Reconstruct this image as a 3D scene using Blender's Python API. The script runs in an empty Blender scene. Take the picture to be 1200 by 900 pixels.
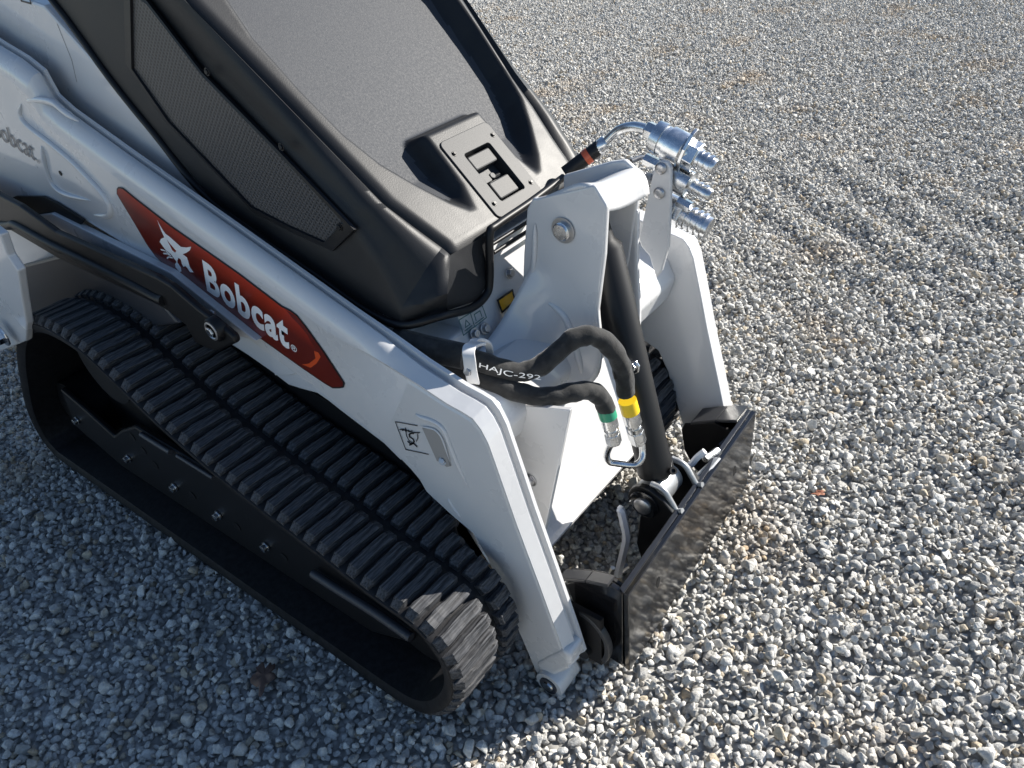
import bpy, bmesh, math, random
import numpy as np
from mathutils import Vector, Matrix
from math import radians, sin, cos, pi

scene = bpy.context.scene
COL = scene.collection
random.seed(7)
rng = np.random.default_rng(11)

# ------------------------------------------------------------------ camera
cam_data = bpy.data.cameras.new('camera')
cam = bpy.data.objects.new('camera', cam_data)
COL.objects.link(cam)
PITCH, ROLL, YAW = radians(35.15), radians(5.9), radians(130.4)
fw = Vector((cos(YAW)*cos(PITCH), sin(YAW)*cos(PITCH), -sin(PITCH)))
rt = Vector((sin(YAW), -cos(YAW), 0.0))
dn = fw.cross(rt)
rt2 = rt*cos(ROLL) + dn*sin(ROLL)
dn2 = -rt*sin(ROLL) + dn*cos(ROLL)
m = Matrix((rt2, -dn2, -fw)).transposed().to_4x4()
m.translation = Vector((0.0, -1.2, 1.55))
cam.matrix_world = m
cam_data.sensor_width = 36.0
cam_data.lens = 900.0/1200.0*36.0
cam_data.clip_start = 0.02
cam_data.clip_end = 500.0
scene.camera = cam

# ------------------------------------------------------------------ light
SUN_AZ, SUN_EL = radians(61.0), radians(32.0)      # azimuth counted from +X towards +Y
to_sun = Vector((cos(SUN_AZ)*cos(SUN_EL), sin(SUN_AZ)*cos(SUN_EL), sin(SUN_EL)))
world = bpy.data.worlds.new('World')
scene.world = world
world.use_nodes = True
wn = world.node_tree
bg = wn.nodes['Background']
sky = wn.nodes.new('ShaderNodeTexSky')
sky.sky_type = 'NISHITA'
sky.sun_disc = False
sky.sun_elevation = SUN_EL
sky.sun_rotation = radians(90.0) - SUN_AZ
sky.dust_density = 0.15
sky.ozone_density = 2.4
wn.links.new(sky.outputs[0], bg.inputs[0])
bg.inputs[1].default_value = 0.067
sun_data = bpy.data.lights.new('sun', 'SUN')
sun_data.energy = 5.0
sun_data.angle = radians(0.5)
sun_data.color = (1.0, 0.95, 0.87)
sun = bpy.data.objects.new('sun', sun_data)
sun.rotation_euler = to_sun.to_track_quat('Z', 'Y').to_euler()
sun.location = (2, 3, 5)
COL.objects.link(sun)
scene.view_settings.view_transform = 'Standard'
scene.view_settings.look = 'None'
scene.view_settings.gamma = 1.0
scene.view_settings.exposure = 1.06
scene.cycles.max_bounces = 6

# ------------------------------------------------------------------ materials
def new_mat(name):
    mt = bpy.data.materials.new(name)
    mt.use_nodes = True
    nt = mt.node_tree
    return mt, nt, nt.nodes['Principled BSDF']

def noise(nt, scale, detail=2.0, coord='Object', rough=0.5, stretch=None):
    tc = nt.nodes.new('ShaderNodeTexCoord')
    nz = nt.nodes.new('ShaderNodeTexNoise')
    nz.inputs['Scale'].default_value = scale
    nz.inputs['Detail'].default_value = detail
    nz.inputs['Roughness'].default_value = rough
    if stretch:
        mp = nt.nodes.new('ShaderNodeMapping')
        mp.inputs['Scale'].default_value = stretch
        nt.links.new(tc.outputs[coord], mp.inputs[0])
        nt.links.new(mp.outputs[0], nz.inputs['Vector'])
    else:
        nt.links.new(tc.outputs[coord], nz.inputs['Vector'])
    return nz

def ramp(nt, src, stops):
    r = nt.nodes.new('ShaderNodeValToRGB')
    els = r.color_ramp.elements
    while len(els) < len(stops):
        els.new(0.5)
    for e, (p, c) in zip(els, stops):
        e.position = p
        e.color = (c[0], c[1], c[2], 1) if isinstance(c, tuple) else (c, c, c, 1)
    nt.links.new(src, r.inputs[0])
    return r

def bump(nt, bs, h, strength, dist=0.001, prev=None):
    b = nt.nodes.new('ShaderNodeBump')
    b.inputs['Strength'].default_value = strength
    b.inputs['Distance'].default_value = dist
    nt.links.new(h, b.inputs['Height'])
    if prev:
        nt.links.new(prev.outputs[0], b.inputs['Normal'])
    nt.links.new(b.outputs[0], bs.inputs['Normal'])
    return b

def simple(name, col, rough=0.4, metal=0.0, coat=0.0, bump_scale=None, bump_s=0.1, bump_d=0.0005, var=None):
    mt, nt, bs = new_mat(name)
    bs.inputs['Base Color'].default_value = (*col, 1)
    bs.inputs['Roughness'].default_value = rough
    bs.inputs['Metallic'].default_value = metal
    bs.inputs['Coat Weight'].default_value = coat
    bs.inputs['Coat Roughness'].default_value = 0.05
    if bump_scale:
        nz = noise(nt, bump_scale, 3)
        bump(nt, bs, nz.outputs[0], bump_s, bump_d)
    if var:
        nz = noise(nt, var[0], 5, rough=0.65)
        a, b = var[1], var[2]
        r = ramp(nt, nz.outputs[0], [(0.35, tuple(c*a for c in col)), (0.7, tuple(min(1, c*b) for c in col))])
        nt.links.new(r.outputs[0], bs.inputs['Base Color'])
        r2 = ramp(nt, nz.outputs[0], [(0.3, max(0.03, rough-0.08)), (0.7, rough+0.1)])
        nt.links.new(r2.outputs[0], bs.inputs['Roughness'])
    return mt

M = {}
M['white'] = simple('white_paint', (0.60, 0.60, 0.603), 0.30, 0, 0.6, 70, 0.22, 0.0013, var=(5, 0.985, 1.01))
M['cast'] = simple('rough_white_casting', (0.62, 0.63, 0.65), 0.38, 0, 0.3, 260, 0.6, 0.0015)
M['gloss_black'] = simple('glossy_black_paint', (0.008, 0.008, 0.009), 0.15, 0, 0.35, 40, 0.35, 0.0012)
M['satin_black'] = simple('satin_black_paint', (0.005, 0.005, 0.006), 0.44, 0, 0, 300, 0.15, 0.0004)
M['edge_grey'] = simple('lit_black_edge', (0.040, 0.040, 0.042), 0.34, 0, 0, 60, 0.3, 0.001)  # lighter grey paints in the light caught by the pocket strips and hook straps
M['dark'] = simple('black_shaded_steel', (0.005, 0.005, 0.006), 0.55)
M['grey_plate'] = simple('dark_grey_plate', (0.035, 0.037, 0.045), 0.45)
M['zinc'] = simple('zinc_plated_steel', (0.74, 0.75, 0.76), 0.24, 1.0, 0, 120, 0.2, 0.0004, var=(35, 0.75, 1.1))
M['bright_bar'] = simple('bright_steel_bar', (0.78, 0.80, 0.84), 0.42, 0.15, 0, 120, 0.2, 0.0004)
M['hose'] = simple('hose_rubber', (0.010, 0.010, 0.010), 0.45, 0, 0, 200, 0.3, 0.0005)
M['white_print'] = simple('white_print', (0.82, 0.82, 0.82), 0.4)
M['black_print'] = simple('black_print', (0.012, 0.012, 0.014), 0.4)
M['grey_print'] = simple('grey_print', (0.16, 0.16, 0.17), 0.4)
M['yellow'] = simple('yellow_plastic', (0.78, 0.52, 0.02), 0.35)
M['amber'] = simple('amber_warning_label', (0.80, 0.42, 0.02), 0.35)
M['green'] = simple('green_sleeve', (0.03, 0.28, 0.16), 0.35)
M['red_band'] = simple('red_band', (0.55, 0.10, 0.04), 0.4)
M['red'] = simple('decal_red', (0.50, 0.040, 0.012), 0.30, 0, 0.4)
M['red_dark'] = simple('decal_dark_red', (0.13, 0.012, 0.006), 0.30, 0, 0.4)
M['red_mid'] = simple('decal_mid_red', (0.26, 0.022, 0.008), 0.30, 0, 0.4)
M['red_bright'] = simple('decal_bright_red', (0.66, 0.085, 0.02), 0.30, 0, 0.4)
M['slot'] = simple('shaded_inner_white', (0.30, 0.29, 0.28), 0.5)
M['teal_print'] = simple('teal_print', (0.03, 0.11, 0.12), 0.4)

# red decal face: print runs darker towards the lower rear corner
def decal_red():
    mt, nt, bs = new_mat('decal_red_graded')
    tc = nt.nodes.new('ShaderNodeTexCoord')
    sp = nt.nodes.new('ShaderNodeSeparateXYZ')
    nt.links.new(tc.outputs['Object'], sp.inputs[0])
    # distance below the upper edge line of the decal
    mx = nt.nodes.new('ShaderNodeMath'); mx.operation = 'MULTIPLY_ADD'
    mx.inputs[1].default_value = 0.36
    nt.links.new(sp.outputs[0], mx.inputs[0]); nt.links.new(sp.outputs[2], mx.inputs[2])
    r = nt.nodes.new('ShaderNodeMapRange')
    r.inputs['From Min'].default_value = 0.30; r.inputs['From Max'].default_value = 0.40
    nt.links.new(mx.outputs[0], r.inputs[0])
    rp = ramp(nt, r.outputs[0], [(0.0, (0.13, 0.012, 0.006)), (0.55, (0.42, 0.032, 0.010)), (1.0, (0.52, 0.045, 0.014))])
    nt.links.new(rp.outputs[0], bs.inputs['Base Color'])
    bs.inputs['Roughness'].default_value = 0.3
    bs.inputs['Coat Weight'].default_value = 0.4
    return mt
M['decal'] = decal_red()

# textured black moulded plastic of the bonnet
def plastic():
    mt, nt, bs = new_mat('textured_black_plastic')
    bs.inputs['Base Color'].default_value = (0.022, 0.023, 0.026, 1)
    nz = noise(nt, 9, 5, rough=0.7)
    r = ramp(nt, nz.outputs[0], [(0.3, 0.45), (0.75, 0.52)])
    nt.links.new(r.outputs[0], bs.inputs['Roughness'])
    c = ramp(nt, nz.outputs[0], [(0.35, (0.010, 0.0105, 0.012)), (0.7, (0.015, 0.016, 0.018))])
    nt.links.new(c.outputs[0], bs.inputs['Base Color'])
    bs.inputs['Specular IOR Level'].default_value = 0.36
    vo = nt.nodes.new('ShaderNodeTexVoronoi'); vo.inputs['Scale'].default_value = 420
    tc = nt.nodes.new('ShaderNodeTexCoord'); nt.links.new(tc.outputs['Object'], vo.inputs['Vector'])
    bump(nt, bs, vo.outputs['Distance'], 0.22, 0.0005)
    return mt
M['plastic'] = plastic()

def rubber(name, lo, hi, stretch):
    mt, nt, bs = new_mat(name)
    a = noise(nt, 1.0, 6, rough=0.7, stretch=stretch)
    r = ramp(nt, a.outputs[0], [(0.38, lo), (0.62, hi)])
    nt.links.new(r.outputs[0], bs.inputs['Base Color'])
    bs.inputs['Roughness'].default_value = 0.62
    b = bump(nt, bs, a.outputs[0], 0.35, 0.003)
    return mt
M['lug'] = rubber('worn_track_rubber', (0.007, 0.0075, 0.009), (0.085, 0.087, 0.094), (260, 10, 260))
M['belt'] = rubber('dark_track_rubber', (0.004, 0.004, 0.005), (0.013, 0.013, 0.015), (60, 60, 60))

def sleeve():
    mt, nt, bs = new_mat('woven_hose_sleeve')
    nz = noise(nt, 60, 4)
    r = ramp(nt, nz.outputs[0], [(0.35, 0.008), (0.7, 0.026)])
    nt.links.new(r.outputs[0], bs.inputs['Base Color'])
    bs.inputs['Roughness'].default_value = 0.8
    bs.inputs['Sheen Weight'].default_value = 0.25
    bs.inputs['Sheen Roughness'].default_value = 0.4
    b1 = bump(nt, bs, nz.outputs[0], 0.5, 0.004)
    n2 = noise(nt, 900, 2)
    bump(nt, bs, n2.outputs[0], 0.5, 0.0012, b1)
    return mt
M['sleeve'] = sleeve()

def stone_mat():
    mt, nt, bs = new_mat('crushed_limestone')
    oi = nt.nodes.new('ShaderNodeObjectInfo')
    r = ramp(nt, oi.outputs['Random'], [(0.0, (0.34, 0.335, 0.32)), (0.25, (0.49, 0.48, 0.455)), (0.6, (0.60, 0.588, 0.555)),
                                        (0.90, (0.72, 0.705, 0.66)), (0.945, (0.46, 0.38, 0.28)), (1.0, (0.52, 0.46, 0.36))])
    nz = noise(nt, 1.6, 5, rough=0.75)
    r2 = ramp(nt, nz.outputs[0], [(0.35, 0.70), (0.65, 1.14)])
    mx = nt.nodes.new('ShaderNodeMix'); mx.data_type = 'RGBA'; mx.blend_type = 'MULTIPLY'
    mx.inputs[0].default_value = 1.0
    nt.links.new(r.outputs[0], mx.inputs[6]); nt.links.new(r2.outputs[0], mx.inputs[7])
    # tan clay patches on the yard
    ge = nt.nodes.new('ShaderNodeNewGeometry')
    pn = nt.nodes.new('ShaderNodeTexNoise'); pn.inputs['Scale'].default_value = 1.9; pn.inputs['Detail'].default_value = 4
    nt.links.new(ge.outputs['Position'], pn.inputs['Vector'])
    pr = ramp(nt, pn.outputs[0], [(0.57, 0.0), (0.74, 0.60)])
    m2 = nt.nodes.new('ShaderNodeMix'); m2.data_type = 'RGBA'; m2.blend_type = 'MULTIPLY'
    nt.links.new(pr.outputs[0], m2.inputs[0])
    nt.links.new(mx.outputs[2], m2.inputs[6])
    m2.inputs[7].default_value = (1.0, 0.78, 0.54, 1)
    nt.links.new(m2.outputs[2], bs.inputs['Base Color'])
    bs.inputs['Roughness'].default_value = 0.85
    bs.inputs['Specular IOR Level'].default_value = 0.25
    bump(nt, bs, nz.outputs[0], 0.35, 0.3)
    return mt
M['stone'] = stone_mat()

def ground_mat():
    mt, nt, bs = new_mat('gravel_bed')
    vo = nt.nodes.new('ShaderNodeTexVoronoi'); vo.inputs['Scale'].default_value = 45
    tc = nt.nodes.new('ShaderNodeTexCoord'); nt.links.new(tc.outputs['Object'], vo.inputs['Vector'])
    r = ramp(nt, vo.outputs['Distance'], [(0.1, (0.50, 0.49, 0.47)), (0.6, (0.26, 0.255, 0.24))])
    nt.links.new(r.outputs[0], bs.inputs['Base Color'])
    bs.inputs['Roughness'].default_value = 0.9
    inv = nt.nodes.new('ShaderNodeMath'); inv.operation = 'SUBTRACT'; inv.inputs[0].default_value = 1.0
    nt.links.new(vo.outputs['Distance'], inv.inputs[1])
    bump(nt, bs, inv.outputs[0], 1.0, 0.015)
    return mt
M['ground'] = ground_mat()

for k_ in ('satin_black', 'dark', 'hose'):
    M[k_].node_tree.nodes['Principled BSDF'].inputs['Specular IOR Level'].default_value = 0.35
for k_ in ('lug', 'belt'):
    M[k_].node_tree.nodes['Principled BSDF'].inputs['Specular IOR Level'].default_value = 0.3
# perforated grille: a real mesh of fine holes reads as a dot pattern at this size
def mesh_mat():
    mt, nt, bs = new_mat('fine_black_wire_mesh')
    tc = nt.nodes.new('ShaderNodeTexCoord')
    mp = nt.nodes.new('ShaderNodeMapping'); mp.inputs['Rotation'].default_value = (0, radians(45), 0)
    nt.links.new(tc.outputs['Object'], mp.inputs[0])
    ck = nt.nodes.new('ShaderNodeTexVoronoi'); ck.inputs['Scale'].default_value = 115; ck.inputs['Randomness'].default_value = 0.0
    nt.links.new(mp.outputs[0], ck.inputs['Vector'])
    r = ramp(nt, ck.outputs['Distance'], [(0.36, (0.001, 0.001, 0.001)), (0.48, (0.048, 0.048, 0.051))])
    nt.links.new(r.outputs[0], bs.inputs['Base Color'])
    bs.inputs['Roughness'].default_value = 0.4
    bump(nt, bs, ck.outputs['Distance'], 0.6, 0.002)
    return mt
M['mesh'] = mesh_mat()

# ------------------------------------------------------------------ geometry helpers
ROOT_LOC = Vector((-1.5, 0.0, 0.0))

def link(name, me, parent=None, smooth=None):
    o = bpy.data.objects.new(name, me)
    COL.objects.link(o)
    if parent is not None:
        o.parent = parent
        if parent.type == 'EMPTY':
            o.matrix_parent_inverse = Matrix.Translation(-parent.location)
    return o

def finish(o, smooth=None, bev=0.0, seg=2, angle=40):
    me = o.data
    if smooth is not None:
        me.shade_smooth()
        me.set_sharp_from_angle(angle=radians(smooth))
    if bev:
        b = o.modifiers.new('bevel', 'BEVEL')
        b.width = bev; b.segments = seg; b.limit_method = 'ANGLE'; b.angle_limit = radians(angle)
        b.use_clamp_overlap = True
    return o

def V(p): return Vector(p)

class MB:
    def __init__(s): s.v = []; s.f = []
    def add(s, vs, fs):
        b = len(s.v); s.v += [tuple(v) for v in vs]; s.f += [tuple(i+b for i in f) for f in fs]
        return s
    def prism(s, pts, vec):
        pts = [V(p) for p in pts]; vec = V(vec); n = len(pts)
        nn = Vector((0, 0, 0))
        for i in range(n): nn += pts[i].cross(pts[(i+1) % n])
        if nn.dot(vec) > 0: pts.reverse()
        vs = pts + [p+vec for p in pts]
        fs = [tuple(range(n)), tuple(range(2*n-1, n-1, -1))] + [(i, i+n, (i+1) % n+n, (i+1) % n)[::1] for i in range(n)]
        return s.add(vs, fs)
    def slab(s, pts, th):
        """planar polygon with thickness th to both sides along its own normal"""
        pts = [V(p) for p in pts]
        nn = Vector((0, 0, 0))
        for i in range(len(pts)): nn += pts[i].cross(pts[(i+1) % len(pts)])
        nn.normalize()
        return s.prism([p-nn*th/2 for p in pts], nn*th)
    def box(s, c, size, rot=None):
        hx, hy, hz = [t/2 for t in size]
        vs = [Vector((x, y, z)) for x in (-hx, hx) for y in (-hy, hy) for z in (-hz, hz)]
        if rot is not None: vs = [rot @ v for v in vs]
        vs = [v+V(c) for v in vs]
        return s.add(vs, [(0, 1, 3, 2), (4, 6, 7, 5), (0, 4, 5, 1), (2, 3, 7, 6), (0, 2, 6, 4), (1, 5, 7, 3)])
    def lathe(s, p, d, prof, n=20, phase=0.0):
        """prof: (distance along d, radius)"""
        p = V(p); d = V(d).normalized()
        a = d.orthogonal().normalized(); b = d.cross(a)
        vs = []; fs = []
        for h, r in prof:
            for k in range(n):
                t = 2*pi*k/n+phase
                vs.append(p+d*h+(a*cos(t)+b*sin(t))*r)
        for i in range(len(prof)-1):
            for k in range(n):
                fs.append((i*n+k, i*n+(k+1) % n, (i+1)*n+(k+1) % n, (i+1)*n+k))
        fs.append(tuple(range(n))[::-1]); m_ = (len(prof)-1)*n
        fs.append(tuple(range(m_, m_+n)))
        return s.add(vs, fs)
    def cyl(s, p0, p1, r, n=20):
        p0, p1 = V(p0), V(p1)
        return s.lathe(p0, p1-p0, [(0, r), ((p1-p0).length, r)], n)
    def tube(s, pts, r, n=12, sub=8, fr=None, flat=None):
        P = spline(pts, sub) if sub > 1 else [V(p) for p in pts]
        rs = r if callable(r) else (lambda t: r)
        vs = []; fs = []
        up = None
        for i, p in enumerate(P):
            t = (P[min(i+1, len(P)-1)]-P[max(i-1, 0)]).normalized()
            if up is None: up = t.orthogonal().normalized()
            up = (up-t*up.dot(t)).normalized(); sd = t.cross(up)
            R_ = rs(i/(len(P)-1))
            for k in range(n):
                a = 2*pi*k/n
                q = R_
                if fr: q = R_*(1+fr(i, k))
                vs.append(p+(up*cos(a)+sd*sin(a))*q)
        for i in range(len(P)-1):
            for k in range(n):
                fs.append((i*n+k, i*n+(k+1) % n, (i+1)*n+(k+1) % n, (i+1)*n+k))
        fs.append(tuple(range(n))[::-1]); b = (len(P)-1)*n
        fs.append(tuple(range(b, b+n)))
        return s.add(vs, fs)
    def ball(s, c, r, n=12):
        pr = [(-r*cos(pi*k/6), max(1e-4, r*sin(pi*k/6))) for k in range(7)]
        return s.lathe(c, (0, 0, 1), pr, n)
    def loft(s, rows, closed=False):
        n = len(rows[0]); vs = [p for r in rows for p in r]; fs = []
        for i in range(len(rows)-1):
            for k in range(n if closed else n-1):
                fs.append((i*n+k, i*n+(k+1) % n, (i+1)*n+(k+1) % n, (i+1)*n+k))
        return s.add(vs, fs)
    def build(s, name, mat, parent=None, smooth=None, bev=0.0, seg=2, fix=True, weld=0.0):
        me = bpy.data.meshes.new(name)
        me.from_pydata([tuple(v) for v in s.v], [], s.f)
        me.materials.append(mat)
        bm = bmesh.new(); bm.from_mesh(me)
        if weld: bmesh.ops.remove_doubles(bm, verts=bm.verts, dist=weld)
        if fix: bmesh.ops.recalc_face_normals(bm, faces=bm.faces)
        bm.to_mesh(me); bm.free()
        o = link(name, me, parent)
        return finish(o, smooth, bev, seg)

def spline(pts, sub=8):
    P = [V(p) for p in pts]
    Q = [2*P[0]-P[1]]+P+[2*P[-1]-P[-2]]
    out = []
    for i in range(1, len(Q)-2):
        for k in range(sub):
            t = k/sub
            a, b, c, d = Q[i-1], Q[i], Q[i+1], Q[i+2]
            out.append(0.5*((2*b)+(c-a)*t+(2*a-5*b+4*c-d)*t*t+(3*b-a-3*c+d)*t**3))
    out.append(P[-1])
    return out

def bolt(name, p, d, r, parent, mat='zinc', washer=True, h=None, n=6):
    d = V(d).normalized(); h = h or r*0.9
    mb = MB()
    if washer: mb.lathe(p, d, [(0, r*1.45), (r*0.25, r*1.45), (r*0.28, r*1.3)], 16)
    mb.lathe(V(p)+d*(r*0.2 if washer else 0), d, [(0, r), (h*0.85, r), (h, r*0.85)], n, random.random())
    return mb.build(name, M[mat], parent, bev=r*0.06, seg=1)

def poly_flat(name, pts, mat, parent, th=0.0006, d=(0, -1, 0)):
    return MB().prism(pts, Vector(d)*th).build(name, M[mat], parent)

def strokes(name, lines, w, mat, parent, nrm=(0, -1, 0), th=0.0005):
    """printed line work: each line a list of 3D points, w wide, lying on a surface of normal nrm"""
    mb = MB(); nrm = V(nrm).normalized()
    for L in lines:
        L = [V(p) for p in L]
        for a, b in zip(L, L[1:]):
            t = (b-a)
            if t.length < 1e-6: continue
            t.normalize(); sd = t.cross(nrm)*w/2
            a2, b2 = a-t*w*0.4, b+t*w*0.4
            mb.prism([a2-sd, a2+sd, b2+sd, b2-sd], nrm*th)
    return mb.build(name, M[mat], parent)

def lettering(name, body, o0, ox, oy, mat, parent, bold=0.0, th=0.0006, nrm=None, spacing=1.0, curve=None):
    """text mesh fitted to the parallelogram o0 (lower left), ox (lower right), oy (upper left)"""
    cu = bpy.data.curves.new(name, 'FONT'); cu.body = body; cu.offset = bold
    cu.space_character = spacing; cu.resolution_u = 4
    t = bpy.data.objects.new(name, cu); COL.objects.link(t)
    bpy.context.view_layer.update()
    me = bpy.data.meshes.new_from_object(t.evaluated_get(bpy.context.evaluated_depsgraph_get()))
    bpy.data.objects.remove(t)
    co = [v.co.copy() for v in me.vertices]
    x0, x1 = min(c.x for c in co), max(c.x for c in co)
    y0, y1 = min(c.y for c in co), max(c.y for c in co)
    o0, ox, oy = V(o0), V(ox), V(oy)
    n_ = (ox-o0).cross(oy-o0).normalized()
    if nrm is not None and n_.dot(V(nrm)) < 0: n_ = -n_
    for v, c in zip(me.vertices, co):
        u, w = (c.x-x0)/(x1-x0), (c.y-y0)/(y1-y0)
        v.co = curve(u, w) if curve else o0+(ox-o0)*u+(oy-o0)*w+n_*th
    me.materials.clear(); me.materials.append(M[mat])
    return link(name, me, parent)

def lerp(a, b, t): return V(a)*(1-t)+V(b)*t

def resample(pts, n):
    P = [V(p) for p in pts]
    L = [0.0]
    for a, b in zip(P, P[1:]): L.append(L[-1]+(b-a).length)
    out = []
    for i in range(n):
        s = L[-1]*i/(n-1); k = 0
        while k < len(P)-2 and L[k+1] < s: k += 1
        t = (s-L[k])/max(1e-9, L[k+1]-L[k]); out.append(P[k].lerp(P[k+1], min(1, max(0, t))))
    return out

def mirror(pts): return [(p[0], -p[1], p[2]) for p in pts]

# ================================================================== GROUND
def relief(x, y):
    """small unevenness of the yard: pressed wheel ruts and scuffed hollows"""
    h = 0.010*np.sin(1.9*x+0.8*y)*np.cos(1.1*y-0.7*x)+0.006*np.sin(5.1*x-1.2*y+1)*np.sin(4.3*y+2*x)
    # diagonal ruts beyond the machine
    a = (x+0.82)*0.686+(y-2.64)*(0.727)      # distance across the ruts
    b = -(x+0.82)*0.727+(y-2.64)*0.686
    ax = (x+0.65)*0.69+(y-2.45)*0.72
    along = (x+0.65)*0.75-(y-2.45)*0.66
    across = (x+0.65)*0.66+(y-2.45)*0.75
    m_ = np.exp(-(along/0.75)**2)*np.exp(-((across+0.25)/0.85)**2)
    h = h+0.017*np.sin(across*2*pi/0.27)*m_
    for cx, cy, r, d in ((-0.29, 0.157, 0.07, 0.030), (-0.36, 0.02, 0.05, 0.022), (-0.12, 0.33, 0.06, 0.016), (-1.05, 3.3, 0.15, 0.02), (0.02, 0.62, 0.08, 0.014)):
        h = h-d*np.exp(-((x-cx)**2+(y-cy)**2)/r**2)
    # level under the machine
    flat = 1/(1+np.exp(-14*(np.maximum(np.abs(x+1.45)-1.25, np.abs(y)-0.75))))
    return h*flat

def make_ground():
    # dense near the machine, wide towards the horizon
    xs = np.concatenate([[-260, -120, -60, -30, -16], np.linspace(-10, 3.2, 220), [6, 12, 30, 80, 200]])
    ys = np.concatenate([[-200, -80, -30, -12, -6], np.linspace(-3.4, 9.6, 216), [14, 25, 60, 140, 300]])
    X, Y = np.meshgrid(xs, ys, indexing='ij')
    Z = relief(X, Y)-0.010
    Z[np.abs(X) > 12] = -0.01
    nx, ny = len(xs), len(ys)
    vs = np.stack([X, Y, Z], -1).reshape(-1, 3).tolist()
    fs = [(i*ny+j, (i+1)*ny+j, (i+1)*ny+j+1, i*ny+j+1) for i in range(nx-1) for j in range(ny-1)]
    o = MB().add(vs, fs).build('ground', M['ground'], smooth=60, fix=False)
    o['kind'] = 'structure'
make_ground()

def make_gravel():
    variants = []
    for k in range(14):
        bm = bmesh.new()
        npt = 13+k % 5
        asp = Vector((1.0, random.uniform(0.68, 0.95), random.uniform(0.55, 0.85)))
        for i in range(npt):
            d = Vector((random.gauss(0, 1), random.gauss(0, 1), random.gauss(0, 1))).normalized()
            d *= random.uniform(0.86, 1.05)
            bm.verts.new((d.x*asp.x, d.y*asp.y, d.z*asp.z))
        r = bmesh.ops.convex_hull(bm, input=bm.verts)
        bmesh.ops.delete(bm, geom=[g for g in r['geom_interior'] if isinstance(g, bmesh.types.BMVert)], context='VERTS')
        bmesh.ops.dissolve_limit(bm, angle_limit=radians(14), verts=bm.verts, edges=bm.edges)
        bmesh.ops.bevel(bm, geom=list(bm.edges), offset=0.13, segments=1, affect='EDGES', clamp_overlap=True)
        bmesh.ops.recalc_face_normals(bm, faces=bm.faces)
        me = bpy.data.meshes.new('stone'); bm.to_mesh(me); bm.free()
        me.materials.append(M['stone'])
        me.shade_smooth(); me.set_sharp_from_angle(angle=radians(38))
        variants.append(bpy.data.objects.new('stone', me))     # template meshes only, never linked to the scene
    def grid(x0, x1, y0, y1, sp):
        gx, gy = np.meshgrid(np.arange(x0, x1, sp), np.arange(y0, y1, sp*0.866), indexing='ij')
        gx = gx+(np.arange(gx.shape[1]) % 2)[None, :]*sp/2
        p = np.stack([gx.ravel(), gy.ravel()], 1)
        return p+rng.uniform(-0.42, 0.42, p.shape)*sp
    SP = 0.0182
    P1 = grid(-3.9, 0.9, -2.0, 1.6, SP)
    P2 = grid(-7.6, 1.3, 1.6, 9.0, SP*1.05)
    ang = np.degrees(np.arctan2(P2[:, 1]+1.2, P2[:, 0]))
    rad = np.hypot(P2[:, 0], P2[:, 1]+1.2)
    P2 = P2[(ang > 78) & (ang < 146) & (rad < 10.3)]
    # nothing lies where the solid belts of the tracks stand on the ground
    def clear(p):
        a = ((np.abs(p[:, 1]+0.495) < 0.135) | (np.abs(p[:, 1]-0.38) < 0.135)) & (p[:, 0] > -2.4) & (p[:, 0] < -0.98)
        return p[~a]
    P = clear(np.concatenate([P1, P2]))
    s = 0.0110*np.exp(rng.normal(0, 0.27, len(P))); s = np.clip(s, 0.006, 0.021)
    z = relief(P[:, 0], P[:, 1])-0.004+rng.uniform(-0.004, 0.004, len(P))
    # a sparser second layer lying on top
    k = rng.choice(len(P1), int(len(P1)*0.34), replace=False)
    T = clear(P1[k]+rng.uniform(-0.01, 0.01, (len(k), 2)))
    k2 = rng.choice(len(P2), int(len(P2)*0.22), replace=False)
    T = np.concatenate([T, P2[k2]+rng.uniform(-0.01, 0.01, (len(k2), 2))])
    ts = np.clip(0.0098*np.exp(rng.normal(0, 0.36, len(T))), 0.0045, 0.022)
    tz = relief(T[:, 0], T[:, 1])+0.006+ts*0.35
    P = np.concatenate([P, T]); s = np.concatenate([s, ts]); z = np.concatenate([z, tz])
    co = np.column_stack([P, z]).astype(np.float32)
    me = bpy.data.meshes.new('gravel'); me.vertices.add(len(co)); me.vertices.foreach_set('co', co.ravel())
    at = me.attributes.new('stone_size', 'FLOAT', 'POINT'); at.data.foreach_set('value', s.astype(np.float32))
    rot = rng.uniform(-pi, pi, (len(co), 3)).astype(np.float32)
    rot[:, :2] *= 0.35
    at = me.attributes.new('stone_turn', 'FLOAT_VECTOR', 'POINT'); at.data.foreach_set('vector', rot.ravel())
    at = me.attributes.new('stone_pick', 'INT', 'POINT'); at.data.foreach_set('value', rng.integers(0, len(variants), len(co)).astype(np.int32))
    me.update()
    o = bpy.data.objects.new('gravel', me); COL.objects.link(o); o['kind'] = 'stuff'
    ng = bpy.data.node_groups.new('scatter_stones', 'GeometryNodeTree')
    ng.interface.new_socket('Geometry', in_out='INPUT', socket_type='NodeSocketGeometry')
    ng.interface.new_socket('Geometry', in_out='OUTPUT', socket_type='NodeSocketGeometry')
    gi = ng.nodes.new('NodeGroupInput'); go = ng.nodes.new('NodeGroupOutput')
    g2i = ng.nodes.new('GeometryNodeGeometryToInstance')
    for v in variants[::-1]:
        oi = ng.nodes.new('GeometryNodeObjectInfo'); oi.inputs['Object'].default_value = v
        ng.links.new(oi.outputs['Geometry'], g2i.inputs[0])
    def attr(nm, ty):
        a = ng.nodes.new('GeometryNodeInputNamedAttribute'); a.data_type = ty; a.inputs['Name'].default_value = nm
        return a
    iop = ng.nodes.new('GeometryNodeInstanceOnPoints')
    iop.inputs['Pick Instance'].default_value = True
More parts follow.
